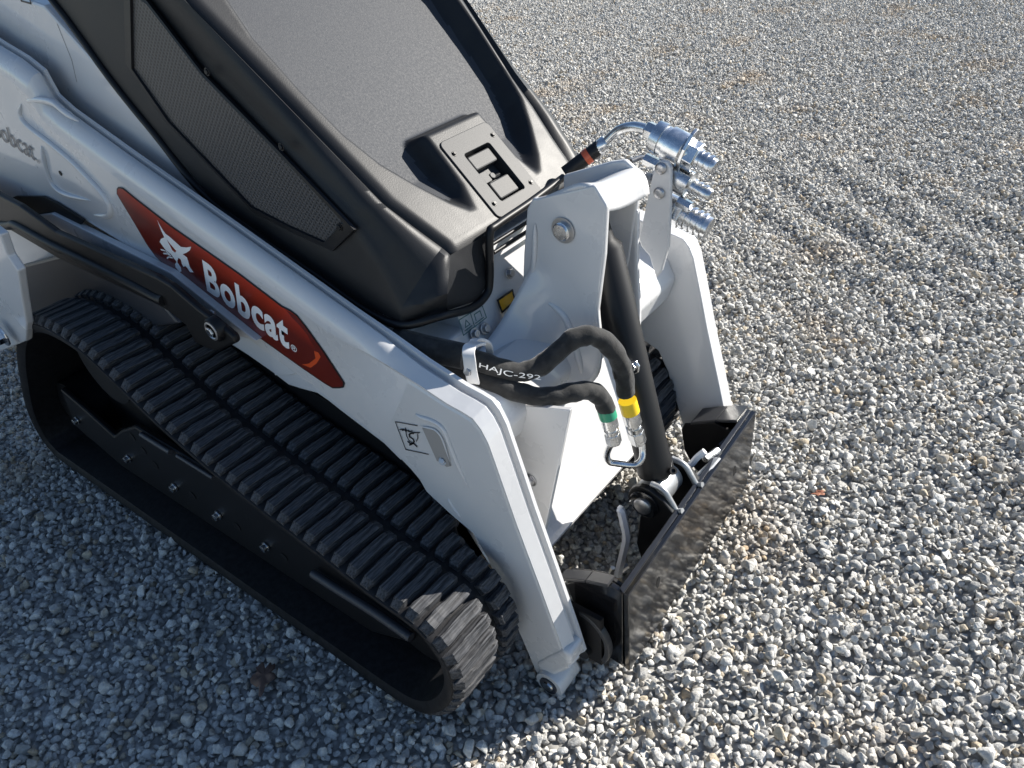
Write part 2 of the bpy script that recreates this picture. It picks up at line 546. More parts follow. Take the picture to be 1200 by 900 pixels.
    ng.links.new(gi.outputs[0], iop.inputs['Points'])
    ng.links.new(g2i.outputs[0], iop.inputs['Instance'])
    ng.links.new(attr('stone_pick', 'INT').outputs[0], iop.inputs['Instance Index'])
    ng.links.new(attr('stone_turn', 'FLOAT_VECTOR').outputs[0], iop.inputs['Rotation'])
    ng.links.new(attr('stone_size', 'FLOAT').outputs[0], iop.inputs['Scale'])
    ng.links.new(iop.outputs[0], go.inputs[0])
    md = o.modifiers.new('stones', 'NODES'); md.node_group = ng
    print('stones', len(co))
make_gravel()

# ================================================================== THE LOADER
loader = bpy.data.objects.new('compact_track_loader', None)
COL.objects.link(loader)
loader.location = ROOT_LOC
loader.empty_display_size = 0.3
loader['label'] = 'white compact track loader with black bonnet, red side decal and bare black front plate'
loader['category'] = 'track loader'

# ------------------------------------------------------------------ bonnet
NP = Vector((0.97, 0, 1)).normalized()
def crest_z(x): return 0.004-0.97*x

def make_hood():
    crest = [(-1.4022,-0.3351,1.3641), (-1.329,-0.3222,1.2932), (-1.2623,-0.3105,1.2285), (-1.157,-0.2929,1.1263), (-1.0495,-0.2749,1.022), (-1.002,-0.2518,0.976), (-0.9599,-0.2296,0.9351)]
    crease = [(-1.587,-0.332,1.3887), (-1.4641,-0.332,1.288), (-1.3598,-0.332,1.2025), (-1.2311,-0.332,1.1047), (-1.102,-0.332,1.009), (-1.0422,-0.332,0.9347), (-0.9922,-0.332,0.8414)]
    bott = [(-1.9585,-0.338,1.3675), (-1.794,-0.338,1.2014), (-1.6896,-0.338,1.0978), (-1.5383,-0.338,0.9601), (-1.2334,-0.338,0.8554), (-1.0928,-0.338,0.813), (-0.9952,-0.338,0.8037)]
    crest = [(c[0], c[1], crest_z(c[0])) for c in crest]
    crest[-1] = (-0.958, -0.23, crest_z(-0.958))
    crest = [(-1.80, -0.335, crest_z(-1.80))]+crest
    crease = [(-2.05, -0.335, 1.62)]+crease
    bott = [(-2.60, -0.338, 1.60)]+bott
    N = 240
    def samp(L, t):
        f = t*(len(L)-1); i = min(int(f), len(L)-2); return V(L[i]).lerp(V(L[i+1]), f-i)
    ts = np.linspace(0, 1, N)
    C3 = [samp(crest, t) for t in ts]; K3 = [samp(crease, t) for t in ts]; B3 = [samp(bott, t) for t in ts]
    def sm(L, it=6):
        L = [p.copy() for p in L]
        for _ in range(it):
            L = [L[0]]+[(L[i-1]+L[i]*2+L[i+1])/4 for i in range(1, len(L)-1)]+[L[-1]]
        return L
    C3, K3, B3 = sm(C3), sm(K3), sm(B3)
    for p in C3: p.z = crest_z(p.x)
    # recess outline (x, y), near half then mirrored
    half = [(-1.72, 0.25), (-1.39, 0.264), (-1.33, 0.274), (-1.24, 0.266), (-1.16, 0.252), (-1.10, 0.226), (-1.05, 0.188), (-1.006, 0.150), (-0.982, 0.122),
            (-0.980, 0.106), (-1.02, 0.092), (-1.06, 0.090), (-1.11, 0.086)]
    poly = np.array([(x, y) for x, y in half]+[(x, -y) for x, y in half[::-1]])
    def sdf(x, y):
        a = poly; b = np.roll(poly, -1, 0)
        p = np.array([x*1.393, y])      # work along the slope
        a = a*[1.393, 1]; b = b*[1.393, 1]
        d = b-a; w = p-a
        t = np.clip((w*d).sum(1)/(d*d).sum(1), 0, 1)
        dist = np.min(np.hypot(*(w-d*t[:, None]).T))
        c = ((a[:, 1] > p[1]) != (b[:, 1] > p[1])) & (p[0] < (b[:, 0]-a[:, 0])*(p[1]-a[:, 1])/(b[:, 1]-a[:, 1]+1e-12)+a[:, 0])
        return dist if c.sum() % 2 else -dist
    def top(x, y):
        d = sdf(x, y)
        back = (abs(y) < 0.10 and x > -1.20)
        w = 0.034
        t = min(1, max(0, (d+0.006)/w)); t = t*t*(3-2*t)
        # the floor rises gently towards the open front tips and to the rear
        depth = 0.046*min(1, max(0.25, (-0.955-x)/0.11))
        u = (x+1.019)*1.393
        if abs(u-0.008) < 0.0595 and abs(y-0.004) < 0.0395: return -0.026
        return -depth*t
    mb = MB(); rows = []
    nh = 110
    for c, k, b in zip(C3, K3, B3):
        w = -c.y
        wf = float(np.interp(-c.x, [.96, 1.02, 1.08, 1.14, 1.2, 1.26, 1.32, 1.4, 1.8], [.23, .24, .255, .262, .277, .292, .306, .32, .335]))
        row = []
        # near side: bottom -> crease -> crest
        lip = Vector((0, 0.012, 0.0))
        side = []
        outn = Vector((0.45, -0.75, 0.4)).normalized()
        for j in range(9):
            t = j/9
            p = k.lerp(c, t)
            bul = 0.028*sin(pi*min(1, t*1.0))*(1 if j else 0)
            p = p+outn*bul*t*0.9
            side.append(p)
        low = [b.lerp(k, t)+Vector((0, -0.004*sin(pi*t), 0)) for t in (0.0, 0.15, 0.5, 0.85)]
        left = low+side
        tops = []
        for j in range(nh+1):
            y = -w+(w+wf)*j/nh
            h = top(c.x, y)
            wq = w if y < 0 else wf; e = 1-abs(y)/wq
            edge = -0.012*(max(0, 1-e*wq/0.022))**2
            tops.append(Vector((c.x, y, c.z))+NP*(h+edge))
        right = [Vector((p.x, -p.y-(w-wf)*(max(0, q-4)/8.0), p.z)) for q, p in enumerate(left)][::-1]
        rows.append(left+tops+right)
    mb.loft(rows)
    # rolled front edge
    last = rows[-1]
    nl = 4+9
    nose = []
    low_front = []
    for q in (1, 2, 3):
        a = q/3*radians(62)
        nose.append([p+Vector((0.016*sin(a), 0, -0.016*(1-cos(a))-0.004*q)) for p in last[nl:nl+nh+1]])
    mb.loft([last[nl:nl+nh+1]]+nose)
    ob = mb.build('hood', M['plastic'], loader, smooth=58, weld=0.0004)
    ob.data.materials.append(M['panel'])
    for f in ob.data.polygons:
        c = f.center
        d_ = (crest_z(c.x)-c.z)*0.718
        if f.normal.dot(NP) > 0.9 and d_ > 0.008 and c.x < -0.985: f.material_index = 1
    # corner faces under the rolled edge (ears each side of the central cut-out)
    for s_ in (1, -1):
        A = Vector((-0.944, -0.232, 0.915))
        kn = V([(-0.915,-0.2859,0.8634)][0])
        e1, e2, e3, e4 = [(-0.93,-0.1293,0.9411), (-0.93,-0.1463,0.821), (-0.93,-0.1866,0.7972), (-0.93,-0.2775,0.8197)]
        L1, L2, L3 = [(-0.9778,-0.336,0.8585), (-0.977,-0.336,0.8118), (-0.93,-0.336,0.8236)]
        w0 = rows[-1][nl]
        inner = Vector((-0.940, e1[1], 0.915))
        m2 = MB()
        R0 = rows[-1][:nl+1]
        R1 = resample([e4, kn, A], len(R0))
        lr = []
        for q in range(9):
            t = q/8
            lr.append([a.lerp(b, t)+Vector((0.010, -0.004, 0))*sin(pi*t)*(1-abs(2*k/(len(R0)-1)-1)**4) for k, (a, b) in enumerate(zip(R0, R1))])
        m2.loft(lr)
        m2.add([A, kn, e2, inner], [(0, 1, 2, 3)])
        m2.add([kn, e4, e3, e2], [(0, 1, 2, 3)])
        if s_ < 0: m2.v = [(v[0], -v[1], v[2]) for v in m2.v]
        m2.add([], [])
        o2 = m2.build('corner_face', M['plastic'], ob, fix=True)
        bm = bmesh.new(); bm.from_mesh(o2.data)
        bmesh.ops.remove_doubles(bm, verts=bm.verts, dist=0.001)
        bmesh.ops.triangulate(bm, faces=bm.faces)
        pass
        bmesh.ops.recalc_face_normals(bm, faces=bm.faces)
        bm.to_mesh(o2.data); bm.free()
        o2.data.shade_smooth(); o2.data.set_sharp_from_angle(angle=radians(30))
    # glossy sealing lip running round the lower edge
    lip_pts = [(-2.1907,-0.34,1.582), (-1.9265,-0.34,1.3551), (-1.794,-0.34,1.1965), (-1.6896,-0.34,1.0927), (-1.5382,-0.34,0.9549), (-1.2321,-0.34,0.8527), (-1.0926,-0.34,0.8062), (-0.9939,-0.34,0.8013)]+[(-0.925,-0.3053,0.8221), (-0.925,-0.2149,0.795), (-0.925,-0.1643,0.8013), (-0.925,-0.1479,0.8327), (-0.925,-0.1336,0.9203), (-0.925,-0.11,0.9307), (-0.925,0.0006,0.9357), (-0.925,0.1282,0.9463)]
    MB().tube(lip_pts, 0.0085, 10, 5).build('edge_lip', M['satin_black'], ob, smooth=60)
    for dz, dx in ((0.0, 0.0), (-0.016, 0.005)):
        MB().tube([(-0.932+dx, -0.125, 0.893+dz), (-0.932+dx, 0.125, 0.893+dz)], 0.0042, 8, 1).build('seal_strip', M['satin_black'], ob, smooth=60)
    # latch plate
    c0 = Vector((-1.019, 0.004, 0)); c0.z = crest_z(c0.x)
    U = Vector((1, 0, -0.97)).normalized(); W = Vector((0, 1, 0))
    def lp(u, w_, n=0.0): return c0+U*u+W*w_+NP*n
    def rrect(hu, hw, r, n, cu=0, cw=0):
        out = []
        for cx, cy, a0 in ((hu-r, hw-r, 0), (-hu+r, hw-r, 90), (-hu+r, -hw+r, 180), (hu-r, -hw+r, 270)):
            for k in range(5):
                a = radians(a0+22.5*k); out.append(lp(cu+cx+r*cos(a), cw+cy+r*sin(a), n))
        return out
    # frame plate with a real opening: ring loft
    fr = MB()
    o_, i_ = rrect(0.098, 0.078, 0.012, 0.0035), rrect(0.062, 0.042, 0.007, 0.0035, 0.008)
    ob_, ib_ = rrect(0.099, 0.079, 0.012, -0.002), rrect(0.060, 0.040, 0.007, -0.0215, 0.008)
    fr.loft([ob_, o_, i_, ib_], closed=True)
    fr.add(ib_, [tuple(range(20))])
    pl = fr.build('latch_plate', M['latchpl'], ob, smooth=35, bev=0.0012)
    ht = MB().loft([rrect(0.0605, 0.0405, 0.007, 0.001, 0.008), rrect(0.0605, 0.0405, 0.007, -0.021, 0.008)], closed=True)
    for du, dw in ((-0.064, -0.062), (-0.064, 0.066), (0.066, -0.062), (0.066, 0.066)):
        bolt('screw', lp(du, dw, 0.0035), NP, 0.0042, ob, 'satin_black', True, 0.003)
    hd = MB(); hd.prism(rrect(0.017, 0.036, 0.005, -0.016, -0.030, 0), NP*0.015); hd.build('paddle', M['latchpl'], ob, bev=0.003)
    hd = MB(); hd.prism(rrect(0.021, 0.033, 0.005, -0.018, 0.042, 0.004), NP*0.013); hd.build('latch_cup', M['latchpl'], ob, bev=0.003)
    hd = MB(); hd.prism(rrect(0.013, 0.012, 0.004, -0.0195, 0.006, -0.022), NP*0.012); hd.lathe(lp(0.010, -0.002, -0.018), NP, [(0, .007), (.012, .007)], 14)
    hd.box(lp(0.012, 0.010, -0.015), (0.006, 0.03, 0.006)); hd.build('latch_hook', M['latchpl'], ob, bev=0.001)
    # grille: frame and fine mesh panel in the side
    g = [(-1.5857,-0.3445,1.3819), (-1.6839,-0.3445,1.2321), (-1.6073,-0.3445,1.1273), (-1.3849,-0.3445,0.9706), (-1.2715,-0.3445,0.9493), (-1.1627,-0.3445,0.9351), (-1.0864,-0.3445,0.9931), (-1.2556,-0.3445,1.1184), (-1.4185,-0.3445,1.2352), (-1.5385,-0.3445,1.3623)]
    gc = sum((V(p) for p in g), Vector())/len(g)
    def sc(f, y): return [(gc.x+(p[0]-gc.x)*f, y, gc.z+(p[2]-gc.z)*f) for p in g]
    f1 = MB().loft([sc(1.05, -0.3385), sc(1.045, -0.3450), sc(0.97, -0.3470), sc(0.96, -0.3400)], closed=True)
    f1.build('grille_frame', M['satin_black'], ob, smooth=40)
    MB().prism(sc(0.965, -0.3395), (0, -0.0025, 0)).build('grille_mesh', M['mesh'], ob)
    for q in [(-1.3965,-0.347,1.2436), (-1.1093,-0.347,0.9861), (-1.2254,-0.347,1.1232)]:
        bolt('grille_screw', q, (0, -1, 0), 0.0055, ob, 'satin_black', True, 0.003)
    return ob
M['panel'] = simple('scuffed_rubberised_panel', (0.026, 0.030, 0.038), 0.66, 0, 0, 520, 0.4, 0.0010, var=(220, 0.92, 1.08))
M['latchpl'] = simple('fine_grained_black_plastic', (0.016, 0.017, 0.019), 0.56, 0, 0, 900, 0.3, 0.0006)
M['zinc_dull'] = simple('dull_zinc', (0.45, 0.45, 0.46), 0.4, 1.0)
hood = make_hood()

# ------------------------------------------------------------------ body
def make_body():
    bt = [(-1.9699,-0.34,1.3506), (-1.7969,-0.34,1.1926), (-1.6936,-0.34,1.0866), (-1.5405,-0.34,0.9505), (-1.2344,-0.34,0.8463), (-1.0938,-0.34,0.8019), (-0.9948,-0.34,0.7971)]
    prof = [(-3.5, 1.55), (-2.75, 1.45)]+[(p[0]-0.02 if i == 0 else p[0], p[2]-0.012) for i, p in enumerate(bt)]+[(-1.03, 0.752), (-0.935, 0.752), (-0.86, 0.55), (-1.1, 0.5), (-3.5, 0.5)]  # rear bulk added out of view so its shadow covers the left gravel
    prof = [(x, 0, z) for x, z in prof]
    o = MB().prism([(x, -0.334, z) for x, _, z in prof], (0, 0.668, 0)).build('chassis', M['white'], loader, bev=0.006)
    MB().prism([(x, -0.235, z) for x, z in ((-1.05, 0.70), (-1.05, 0.87), (-0.978, 0.87), (-0.938, 0.76), (-0.915, 0.70))], (0, 0.47, 0)).build('front_panel', M['white'], loader, bev=0.003)
    # front belly plate with its turned-up lower rim
    pl = [(-0.86, 0.560), (-0.772, 0.255), (-0.762, 0.238), (-0.748, 0.236), (-0.750, 0.224), (-0.775, 0.222), (-1.2, 0.30), (-1.2, 0.55)]
    MB().prism([(x, -0.272, z) for x, z in pl], (0, 0.49, 0)).build('belly_plate', M['white'], loader, bev=0.002)
    # upright ribs beside the belly plate
    for s_ in (-1,):
        rb = [(-0.663,-0.25,0.6706), (-0.7507,-0.25,0.2894), (-0.7754,-0.25,0.2111), (-0.8473,-0.25,0.1833), (-0.9254,-0.25,0.4664), (-0.8132,-0.25,0.6275)]
        MB().prism(rb, (0, -0.012, 0)).build('rib', M['white'], loader, bev=0.002)
    # curved pocket between rib and arm with its two bolts
    pk = []
    for k in range(13):
        t = k/12
        x = -0.93+0.09*sin(t*pi/2)+0.04*t; z = 0.60-0.34*t
        pk.append([Vector((x, -0.272, z)), Vector((x-0.012, -0.30, z)), Vector((x-0.035, -0.325, z-0.005)), Vector((x-0.08, -0.345, z-0.01))])
    MB().loft(pk).build('pocket_wall', M['white'], loader, smooth=70)
    for q in [(-0.7732,-0.2625,0.4425)]: bolt('bolt', q, (0, -1, 0), 0.011, loader, 'zinc_dull', True)
    for q in [(-0.777,-0.2625,0.3445)]: bolt('bolt', q, (0, -1, 0), 0.010, loader, 'white', True)
    # bolts on the upper front panel
    N1 = Vector((1, 0, 0.345)).normalized()
    for q in [(-0.9435,-0.0622,0.7984), (-0.9209,-0.1865,0.733), (-0.9223,-0.2177,0.7371)]: bolt('bolt', V(q), N1, 0.009, loader, 'zinc_dull', True)
    # notice label with line pictures
    a, b, c, d = [(-0.9349,-0.2435,0.7794), (-0.9339,-0.1714,0.7765), (-0.9251,-0.1725,0.7511), (-0.9244,-0.2483,0.7491)]
    strokes('notice_label', [[a, b, c, d, a], [lerp(a, b, .48), lerp(d, c, .48)], [lerp(lerp(a,b,.15),lerp(d,c,.15),.65), lerp(lerp(a,b,.24),lerp(d,c,.24),.25), lerp(lerp(a,b,.34),lerp(d,c,.34),.65), lerp(lerp(a,b,.15),lerp(d,c,.15),.65)],
        [lerp(lerp(a,b,.6),lerp(d,c,.6),.7), lerp(lerp(a,b,.6),lerp(d,c,.6),.25), lerp(lerp(a,b,.85),lerp(d,c,.85),.25), lerp(lerp(a,b,.85),lerp(d,c,.85),.7)],
        [lerp(lerp(a,b,.1),lerp(d,c,.1),.82), lerp(lerp(a,b,.4),lerp(d,c,.4),.82)], [lerp(lerp(a,b,.55),lerp(d,c,.55),.85), lerp(lerp(a,b,.9),lerp(d,c,.9),.85)]],
        0.0022, 'teal_print', loader, N1)
    tri = [(-0.9305,-0.1255,0.7667), (-0.9305,-0.0748,0.7666), (-0.9231,-0.0784,0.7453), (-0.9216,-0.1264,0.7407)]
    MB().prism(tri, N1*0.0008).build('warning_label', M['amber'], loader)
    strokes('warning_label_border', [tri+[tri[0]]], 0.004, 'black_print', loader, N1, 0.0016)
    # seams and marks on the side sheet
    strokes('panel_seam', [[(-1.958,-0.3345,1.3014), (-1.9558,-0.3345,1.2255), (-1.9739,-0.3345,1.1751)]], 0.0012, 'slot', loader)
    a, b, c = [(-2.084,-0.3345,1.3644), (-2.0906,-0.3345,1.3448), (-2.0481,-0.3345,1.3406)]; d = [(-2.0359,-0.3345,1.3619)][0]
    strokes('side_label', [[a, b, c, d]], 0.004, 'black_print', loader)
    MB().prism([(-2.5, -0.372, 0.50), (-2.5, -0.372, 0.10), (-0.90, -0.372, 0.14), (-0.84, -0.372, 0.28), (-0.95, -0.372, 0.50), (-1.5, -0.372, 0.56), (-1.8, -0.372, 0.66), (-2.5, -0.372, 0.70)], (0, 0.034, 0)).build('track_side_plate', M['dark'], loader)
    # white tail panel and dark guard behind the near track
    tp = [(-2.0926,-0.66,0.9933), (-1.8817,-0.66,0.9412), (-1.9019,-0.66,0.8852), (-1.8859,-0.66,0.8506), (-1.9576,-0.66,0.7563), (-2.017,-0.66,0.6726), (-2.094,-0.66,0.5984), (-2.4255,-0.66,0.4536), (-3.1158,-0.66,0.1702)]
    MB().prism(tp, (0, 0.02, 0)).build('tail_panel', M['white'], loader, bev=0.004)
    for q in [(-2.1685,-0.68,0.6074)]: bolt('bolt', q, (0, -1, 0), 0.022, loader, 'zinc')
    dp = [(-2.4848,-0.48,0.6415), (-2.1001,-0.48,0.7665), (-1.8968,-0.48,0.7489), (-1.6776,-0.48,0.7581), (-1.6079,-0.48,0.6973), (-2.702,-0.48,0.3092), (-2.6454,-0.48,0.4253)]
    MB().prism(dp, (0, 0.03, 0)).build('mud_guard', M['grey_plate'], loader, bev=0.008)
    fb = [(-2.7523,-0.44,0.7095), (-2.1759,-0.44,0.851), (-1.6412,-0.44,0.804), (-1.3683,-0.44,0.7027), (-2.4106,-0.44,0.5898), (-2.6621,-0.44,0.5637), (-3.0073,-0.44,0.481)]
    MB().prism(fb, (0, 0.02, 0)).build('fender_shelf', M['white'], loader, bev=0.003)
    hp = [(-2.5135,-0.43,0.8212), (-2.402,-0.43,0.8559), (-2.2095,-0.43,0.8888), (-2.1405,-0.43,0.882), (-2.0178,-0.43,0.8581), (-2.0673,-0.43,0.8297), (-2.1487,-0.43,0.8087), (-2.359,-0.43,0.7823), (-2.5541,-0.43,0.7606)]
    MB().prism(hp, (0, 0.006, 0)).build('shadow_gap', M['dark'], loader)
make_body()

# ------------------------------------------------------------------ loader arms
def make_arm(side):
    T = [(-2.4675,-0.38,1.3605), (-2.1874,-0.38,1.2593), (-2.0816,-0.38,1.2314), (-2.021,-0.38,1.2054), (-2.0031,-0.38,1.1513), (-1.9493,-0.38,1.1234), (-1.7538,-0.38,1.0549), (-1.5295,-0.38,0.9811), (-1.3007,-0.38,0.9034), (-1.0813,-0.38,0.8279), (-0.9941,-0.38,0.8015), (-0.9008,-0.38,0.7698), (-0.8105,-0.38,0.7455), (-0.7769,-0.38,0.7406), (-0.752,-0.38,0.7347), (-0.7365,-0.38,0.7176), (-0.724,-0.38,0.6914), (-0.6957,-0.38,0.5848), (-0.6765,-0.38,0.5086), (-0.6362,-0.38,0.3646), (-0.5907,-0.38,0.195), (-0.5761,-0.38,0.1337)]
    B = [(-3.0583,-0.42,0.8279), (-2.5672,-0.42,0.8133), (-2.4234,-0.42,0.846), (-2.2524,-0.42,0.8754), (-2.1512,-0.42,0.8716), (-2.0447,-0.42,0.8537), (-1.8858,-0.42,0.8254), (-1.7273,-0.42,0.774), (-1.4582,-0.42,0.6866), (-1.2743,-0.42,0.6321), (-1.1712,-0.42,0.6055), (-1.0299,-0.42,0.5499), (-0.9614,-0.42,0.5034), (-0.9411,-0.42,0.4845), (-0.9273,-0.42,0.4575), (-0.8946,-0.42,0.4399), (-0.8623,-0.42,0.4224), (-0.8081,-0.42,0.4001), (-0.7776,-0.42,0.3416), (-0.7308,-0.42,0.195), (-0.6806,-0.42,0.0335), (-0.6685,-0.42,0.0082)]
    kmid = len(T)
    T = [V(p) for p in T]; B = [V(p) for p in B]
    rows = []
    NS = 96
    def samp(L, t):
        f = t*(len(L)-1); i = min(int(f), len(L)-2); return V(L[i]).lerp(V(L[i+1]), f-i)
    for i in range(NS*3):
        t = i/(NS*3-1)
        a, b = samp(T, t), samp(B, t)
        a = Vector((a.x, 0, a.z)); b = Vector((b.x, 0, b.z))
        L = (b-a).length; d = (b-a)/L
        # rounding of the upper edge is broad to the rear, tight towards the foot
        if side > 0:
            sec = [(L, -0.418), (0.0, -0.418), (0.0, -0.372), (0.02, -0.368), (L, -0.368)]
            rows.append([Vector((a.x+d.x*q, -y, a.z+d.z*q)) for q, y in sec]); continue
        R_ = 0.052 if t < 0.45 else 0.052-0.022*min(1, (t-0.45)/0.2)
        mixf = min(1, max(0, (t-0.42)/0.12)); mixf = mixf*mixf*(3-2*mixf)
        rnd = [(R_+0.012, -0.42), (R_+0.004, -0.4215), (R_, -0.4212)]+[(R_*(1-sin(q/8*pi/2)), -0.4212+0.033*(1-cos(q/8*pi/2))) for q in range(1, 9)]
        rnd += [(0.001, -0.3855), (0.013, -0.3845), (0.013, -0.3775), (-0.003, -0.3765), (-0.004, -0.3700), (0.006, -0.3680)]
        chm = [(0.034, -0.42), (0.029, -0.4175), (0.020, -0.4205)]+[(0.020-0.013*q/8, -0.4205+0.0290*q/8) for q in range(1, 9)]
        chm += [(0.0072, -0.3905), (0.018, -0.3895), (0.018, -0.3775), (0.0, -0.3765), (-0.001, -0.3690), (0.006, -0.3680)]
        sec = [(L, -0.400), (L, -0.42)]+[(a_[0]*(1-mixf)+b_[0]*mixf, a_[1]*(1-mixf)+b_[1]*mixf) for a_, b_ in zip(rnd, chm)]+[(L*0.9, -0.3680), (L*0.9, -0.400)]
        rows.append([a+d*q+Vector((0, y, 0)) for q, y in sec])
    mb = MB().loft(rows, closed=True)
    n = len(rows[0]); mb.f.append(tuple(range(len(mb.v)-n, len(mb.v))))
    arm = mb.build('loader_arm', M['white'], loader, smooth=24, bev=(0.004 if side > 0 else 0.0))
    sy = -1 if side < 0 else 1
    def MY(pts): return [(p[0], abs(p[1])*sy, p[2]) for p in pts]
    # boss with pivot pin at the foot
    pc = V(MY([(-0.6376,-0.432,0.0301)])[0])
    bs = MB().lathe(pc, (0, -sy, 0), [(0, 0.029), (0.0, 0.033), (0.005, 0.035), (0.070, 0.035), (0.075, 0.031)], 28)
    bs.build('pivot_boss', M['white'], arm, smooth=35)
    MB().lathe(pc+Vector((0, 0.002*sy, 0)), (0, -sy, 0), [(-0.001, 0.0), (-0.002, 0.022), (0.004, 0.022)], 24).build('pin_seat', M['grey_plate'], arm, smooth=40)
    MB().lathe(pc+Vector((0, 0.004*sy, 0)), (0, -sy, 0), [(-0.003, 0.001), (-0.003, 0.012), (0.001, 0.015), (0.006, 0.015)], 20).build('pin', M['zinc'], arm, smooth=40)
    gus = MY([(-0.6777,-0.423,0.071), (-0.6442,-0.423,0.1221), (-0.6013,-0.423,0.1791), (-0.5805,-0.423,0.1723), (-0.5822,-0.423,0.1358), (-0.6112,-0.423,0.0818), (-0.6406,-0.423,0.0449), (-0.6696,-0.423,0.0271)])
    MB().prism(gus, (0, -sy*0.056, 0)).build('foot_plate', M['white'], arm, bev=0.012, seg=4)
    # setback lower flange of the arm, a rough casting in its middle
    fl = MY([(-1.7811,-0.395,0.6894), (-1.5962,-0.395,0.6117), (-1.508,-0.395,0.5953), (-1.4194,-0.395,0.5735), (-1.3693,-0.395,0.5569), (-1.3307,-0.395,0.5611), (-1.2613,-0.395,0.5722), (-1.2267,-0.395,0.5637), (-1.1888,-0.395,0.5497), (-1.0649,-0.395,0.5097), (-1.0201,-0.395,0.4813), (-0.9959,-0.395,0.5856), (-1.1547,-0.395,0.6588), (-1.4142,-0.395,0.7314), (-1.6278,-0.395,0.764)])
    MB().prism(fl, (0, -sy*0.015, 0)).build('lower_flange', M['cast'], arm, bev=0.003)
    web = MY([(-1.3985,-0.4,0.6457), (-1.4067,-0.4,0.5736), (-1.3416,-0.4,0.5964), (-1.2961,-0.4,0.6216)])
    MB().prism(web, (0, -sy*0.012, 0)).build('web', M['cast'], arm, bev=0.002)
    f2 = MY([(-0.8405,-0.395,0.3673), (-0.87,-0.395,0.3612), (-0.9115,-0.395,0.3748), (-0.9481,-0.395,0.3915), (-0.9581,-0.395,0.4169), (-0.9214,-0.395,0.4793), (-0.8273,-0.395,0.328), (-0.8001,-0.395,0.2855), (-0.8159,-0.395,0.3082)])
    MB().prism(f2, (0, -sy*0.012, 0)).build('lower_flange', M['white'], arm, bev=0.002)
    return arm
arm = make_arm(-1)
far_arm = make_arm(1)

